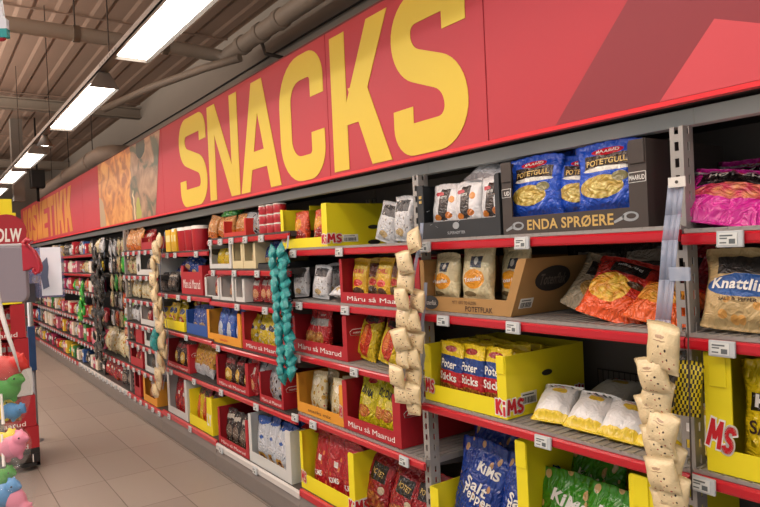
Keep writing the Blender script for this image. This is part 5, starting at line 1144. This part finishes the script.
for k, (pyb, coln) in enumerate(tiers):
    z0 = zb if k == 0 else onx(37-k*1.6, pyb, XS)[2]; z1 = onx(35-k*1.6, tiers[k+1][0] if k < 6 else 212, XS)[2]
    Wc = .40-.012*k; H_ = z1-z0-.004
    mc = {'red': kred, 'white': kwhite, 'yellow': kyel}[coln]
    c = carton(0, Wc, 0, mc, f'{names[k]} carton of the stack on the black dolly', H_, H_*.24, .06, .085, .56, loc=(XS-.002*k, yR-.40, z0), rz=R(90))
    if coln == 'red': lettering('Maarud', WHITE, c, (Wc*.62, -.0012, H_*.12), .032, .17, bold=0)
    if coln == 'yellow':
        if k == 5: logo('KiMS', c, (Wc-.09, 0, .05), .055, .16)
        if k == 6:
            mb = MB(); mb.box(.16, Wc-.02, -.003, 0, .03, H_+.09); mb.build('header_card', kyel, c)
            oval(c, (Wc-.055, -.0045, H_*.62), .115, .115, mat('oval_red', '#a01828', .4), 'red_badge'); lettering('OLW', WHITE, c, (Wc-.045, -.006, H_*.56), .085, .15, bold=.05, shear=.1)
    for j in range(3 if coln != 'yellow' or k == 5 else 0):
        key = {'red': 'red_surlok', 'white': 'cream_red', 'yellow': 'yellow_plain'}[coln]
        px_ = .10+j*.095
        put_bag(key, XS-.06-.002*k, yR-.40+px_, z0+.006, .11, H_*.88, .055, f'{"red crisp" if coln == "red" else "cream snack" if coln == "white" else "yellow snack"} bag in the {names[k]} stack carton, {ORD[j]} across', f'bags in the {names[k]} stack carton', (R(0), 0, R(90)+R(6*(1-j))), j, 0)
put_bag('white_grey', XS-.1, yR-.36, onx(10, 206, XS)[2]-.06, .2, .14, .08, 'white bag lying on top of the carton stack', None, (R(-70), 0, R(90)), 1, 0)

# ================================================================== CLOSE TO THE CAMERA, PARTLY OUTSIDE THE VIEW
def near(px, py, dep): d = CF + CR*((px-380)/FPX) + CU*((253.5-py)/FPX); return Vector((0, 0, CAMH)) + d*dep
grey_n = mat('holder_grey', '#8a8088', .45); red_n = mat('hook_red', '#b01c30', .35, coat=.3)
D0 = 1.25
C0 = near(4, 275, D0)
u1 = CR.copy(); v1 = CU.copy(); n1 = -CF
rotc = Matrix((u1, -n1, v1)).transposed().to_euler()       # a holder turned to the aisle entrance
root = empty('sign_holder', C0, 0, 'grey rounded price sign holder at the aisle end', 'sign'); root.rotation_euler = (0, 0, R(90)-R(35))
def rr(w_, h_, r_, n=5):
    out = []
    for cx, cz, a0 in ((w_-r_, h_-r_, 0), (-w_+r_, h_-r_, 90), (-w_+r_, -h_+r_, 180), (w_-r_, -h_+r_, 270)):
        out += [(cx+r_*math.cos(R(a0+90*k/n)), cz+r_*math.sin(R(a0+90*k/n))) for k in range(n+1)]
    return out
mb = MB(); mb.prism(rr(.046, .054, .014), 'y', -.006, .006); mb.build('holder_body', grey_n, root, bevel=.002)
mb = MB(); mb.tube([(-.046, -.002, .056), (.04, -.002, .056)], .0045, 8); mb.build('top_clip', mat('clip_light', '#b8b4b8', .4), root)
mb = MB(); mb.tube([(-.03, .012, .05), (-.03, .012, -1.26+.0)], .008, 8); mb.build('stand_pole', mat('pole_grey', '#8f9298', .4, metal=.4), root)
# red curled hook
r0 = near(27, 262, D0)
root = empty('price_hook', r0, 0, 'red curled plastic hook gripping the grey sign holder', 'hook'); root.rotation_euler = (0, 0, R(55))
mb = MB(); prof = [(-.006, .036), (.004, .034), (.016, .022), (.024, .006), (.028, -.010), (.026, -.020), (.019, -.023), (.015, -.018), (.017, -.013), (.012, -.012), (.004, -.016), (-.006, -.018)]
mb.prism(prof, 'y', -.007, .007); mb.build('hook_body', red_n, root, bevel=.002)
mb = MB(); mb.tube([(p[0]*1.02, -.008, p[1]*1.02) for p in prof[1:9]], .0028, 8); mb.tube([(-.006, 0, .036), (.002, 0, .044), (.010, 0, .037)], .005, 8); mb.build('hook_rim', red_n, root)
# acrylic holder on a pole
r0 = near(45, 272, D0+.06)
root = empty('acrylic_holder', r0, 0, 'clear bluish acrylic card holder beside the red hook', 'holder'); root.rotation_euler = (0, 0, R(55))
acr = mat('acrylic_blue', '#8e98c4', .12, alpha=.3, coat=.4); paper = mat('card_paper', '#eef3fc', .5)
mb = MB(); mb.box(-.040, .036, -.006, -.004, -.052, .050); mb.box(-.040, .036, .004, .006, -.052, .050); mb.box(-.040, -.038, -.004, .004, -.052, .05); mb.box(-.04, .036, -.004, .004, -.052, -.05); mb.build('acrylic_sleeve', acr, root)
mb = MB(); mb.box(-.004, .037, -.0085, -.0065, -.048, .050); mb.build('white_card', paper, root)
mb = MB(); mb.prism([(.0, .02), (.010, .03), (.012, .01), (.010, -.01), (.012, -.03), (.0, -.035), (-.004, -.01)], 'y', -.0095, -.0085); mb.build('grey_figure_print', mat('print_slate', '#66728c', .5), root)
mb = MB(); mb.box(-.040, -.018, -.008, .008, -.060, -.022); mb.build('clamp', mat('clamp_dark', '#4c4a50', .5), root)
q_ = onx(31, 330, -5.6); root = empty('display_pole', (q_[0], q_[1], 0), 0, 'thin grey pole with blue sticker behind the carton stack', 'pole')
mb = MB(); mb.tube([(0, 0, .0), (0, 0, 1.28)], .02, 10); mb.build('pole_tube', MATS['pole_grey'], root); mb = MB(); z_ = onx(33, 370, -5.6)[2]; mb.box(-.024, .024, -.024, .024, z_, z_+.34); mb.build('blue_sticker', mat('sticker_blue', '#2c5a94', .5), root)
mb = MB(); mb.lathe([(.05, 0), (.05, .012), (.022, .02)], 20); mb.build('pole_foot', MATS['pole_grey'], root)
# foam toys in net bags, hanging on the stand
TOY = {'pink': '#e08aa0', 'blue': '#4a8cc0', 'green': '#3f9a30', 'yellow': '#e0cc30', 'red': '#c83028'}
def toy(px, py, dep, r_, coln, lab, ang=0):
    p = near(px, py, dep); o = empty('foam_toy', p, R(55), lab, 'toy', None); o.rotation_euler = (0, R(ang), R(55)); m_ = mat('foam_'+coln, TOY[coln], .55)
    mb = MB(); mb.blob((0, 0, 0), (r_, r_*.6, r_*.8), 8); mb.blob((r_*.75, -r_*.05, r_*.45), (r_*.55, r_*.5, r_*.5), 8); mb.blob((r_*1.2, -r_*.1, r_*.35), (r_*.22, r_*.2, r_*.2), 6)
    mb.blob((r_*.6, 0, r_*.95), (r_*.14, r_*.1, r_*.22), 6); mb.blob((r_*.95, 0, r_*.92), (r_*.14, r_*.1, r_*.22), 6)
    for s_ in (-.5, .4): mb.blob((r_*s_, 0, -r_*.75), (r_*.2, r_*.2, r_*.3), 6)
    b_ = mb.build('toy_body', m_, o, fixn=False); rm = b_.modifiers.new('remesh', 'REMESH'); rm.mode = 'VOXEL'; rm.voxel_size = r_*.09; rm.use_smooth_shade = True
    mb = MB(); mb.blob((r_*.92, -r_*.48, r_*.55), r_*.07, 5); mb.build('toy_eye', BLACK, o, fixn=False)
toy(5, 369, 1.15, .030, 'red', 'red foam toy animal, uppermost of the netted toys', 10)
toy(6, 388, 1.15, .027, 'green', 'green foam toy animal under the red one', -8)
toy(0, 410, 1.17, .022, 'yellow', 'yellow foam toy animal under the upper green one', -8)
toy(12, 411, 1.15, .018, 'blue', 'small blue foam toy animal in the upper net', 20)
toy(0, 444, 1.12, .026, 'yellow', 'lower yellow foam toy animal beside the pink one', 5)
toy(12, 447, 1.10, .024, 'pink', 'pink foam toy animal in the middle of the nets', -12)
toy(1, 478, 1.10, .020, 'green', 'green foam toy animal in the lower net', 0)
toy(4, 495, 1.08, .024, 'blue', 'blue foam toy animal in the lower net', -10)
toy(16, 500, 1.08, .022, 'pink', 'pink foam toy animal at the foot of the lower net', 75)
net = mat('net_film', '#c8c4c0', .25, alpha=.10, coat=.5)
for nm_, c_, rr_, lab in (('net_bag', near(3, 393, 1.15), (.052, .045, .068), 'upper clear bag holding red, green and blue foam toys'), ('net_bag', near(5, 448, 1.12), (.045, .042, .042), 'middle clear bag holding pink and yellow foam toys'), ('net_bag', near(6, 497, 1.08), (.05, .045, .052), 'lower clear bag holding green, blue and pink foam toys')):
    o = empty(nm_, c_, 0, lab, 'bag'); mb = MB(); mb.blob((0, 0, 0), rr_, 10); mb.build('bag_film', net, o, fixn=False)
    mb = MB(); mb.tube([(-.01, 0, rr_[2]*.95), (-.02, 0, rr_[2]+.05)], [.003, .002], 6); mb.build('bag_neck', mat('bag_tie', '#d8d4cc', .4), o)
o = empty('hanging_tape', near(3, 300, 1.15), 0, 'white and red tape from which the toy bags hang', 'tape'); mb = MB(); a_ = near(-2, 300, 1.15); pth = [near(-3, 290, 1.15), near(2, 315, 1.14), near(8, 335, 1.13), near(14, 352, 1.13), near(20, 372, 1.14)]
mb.tube([tuple(p-a_+(a_-o.location)) for p in pth], [.004, .0045, .004, .003, .0012], 6); mb.build('tape_strip', mat('tape_white', '#dcd8d4', .4), o)
# packet hanging at the top corner
p = near(-3, 20, 1.6); o = empty('hanging_packet', p, R(55), 'white and teal packet hanging from a wire at the top corner', 'packet'); mb = MB(); mb.prism([(-.05, -.045), (.022, -.045), (.026, -.03), (.026, .0), (.018, .006), (.012, .06), (-.05, .06)], 'y', -.006, .006); mb.build('packet_body', mat('packet_white', '#c8ccd4', .35), o)
for b_ in ((.0265, -.046, -.024), (.012, .04, .061)): mb = MB(); mb.box(-.05, b_[0], -.0075, .0075, b_[1], b_[2]); mb.build('teal_band', mat('packet_teal', '#12888a', .4), o)
mb = MB(); mb.blob((.008, 0, -.045), (.014, .007, .009), 6); mb.build('packet_clip', red_n, o, fixn=False)
mb = MB(); mb.tube([(0, 0, .06), (0, 0, CEIL-p.z-.02)], .0012, 5); mb.build('hanging_wire', hang_m, o)
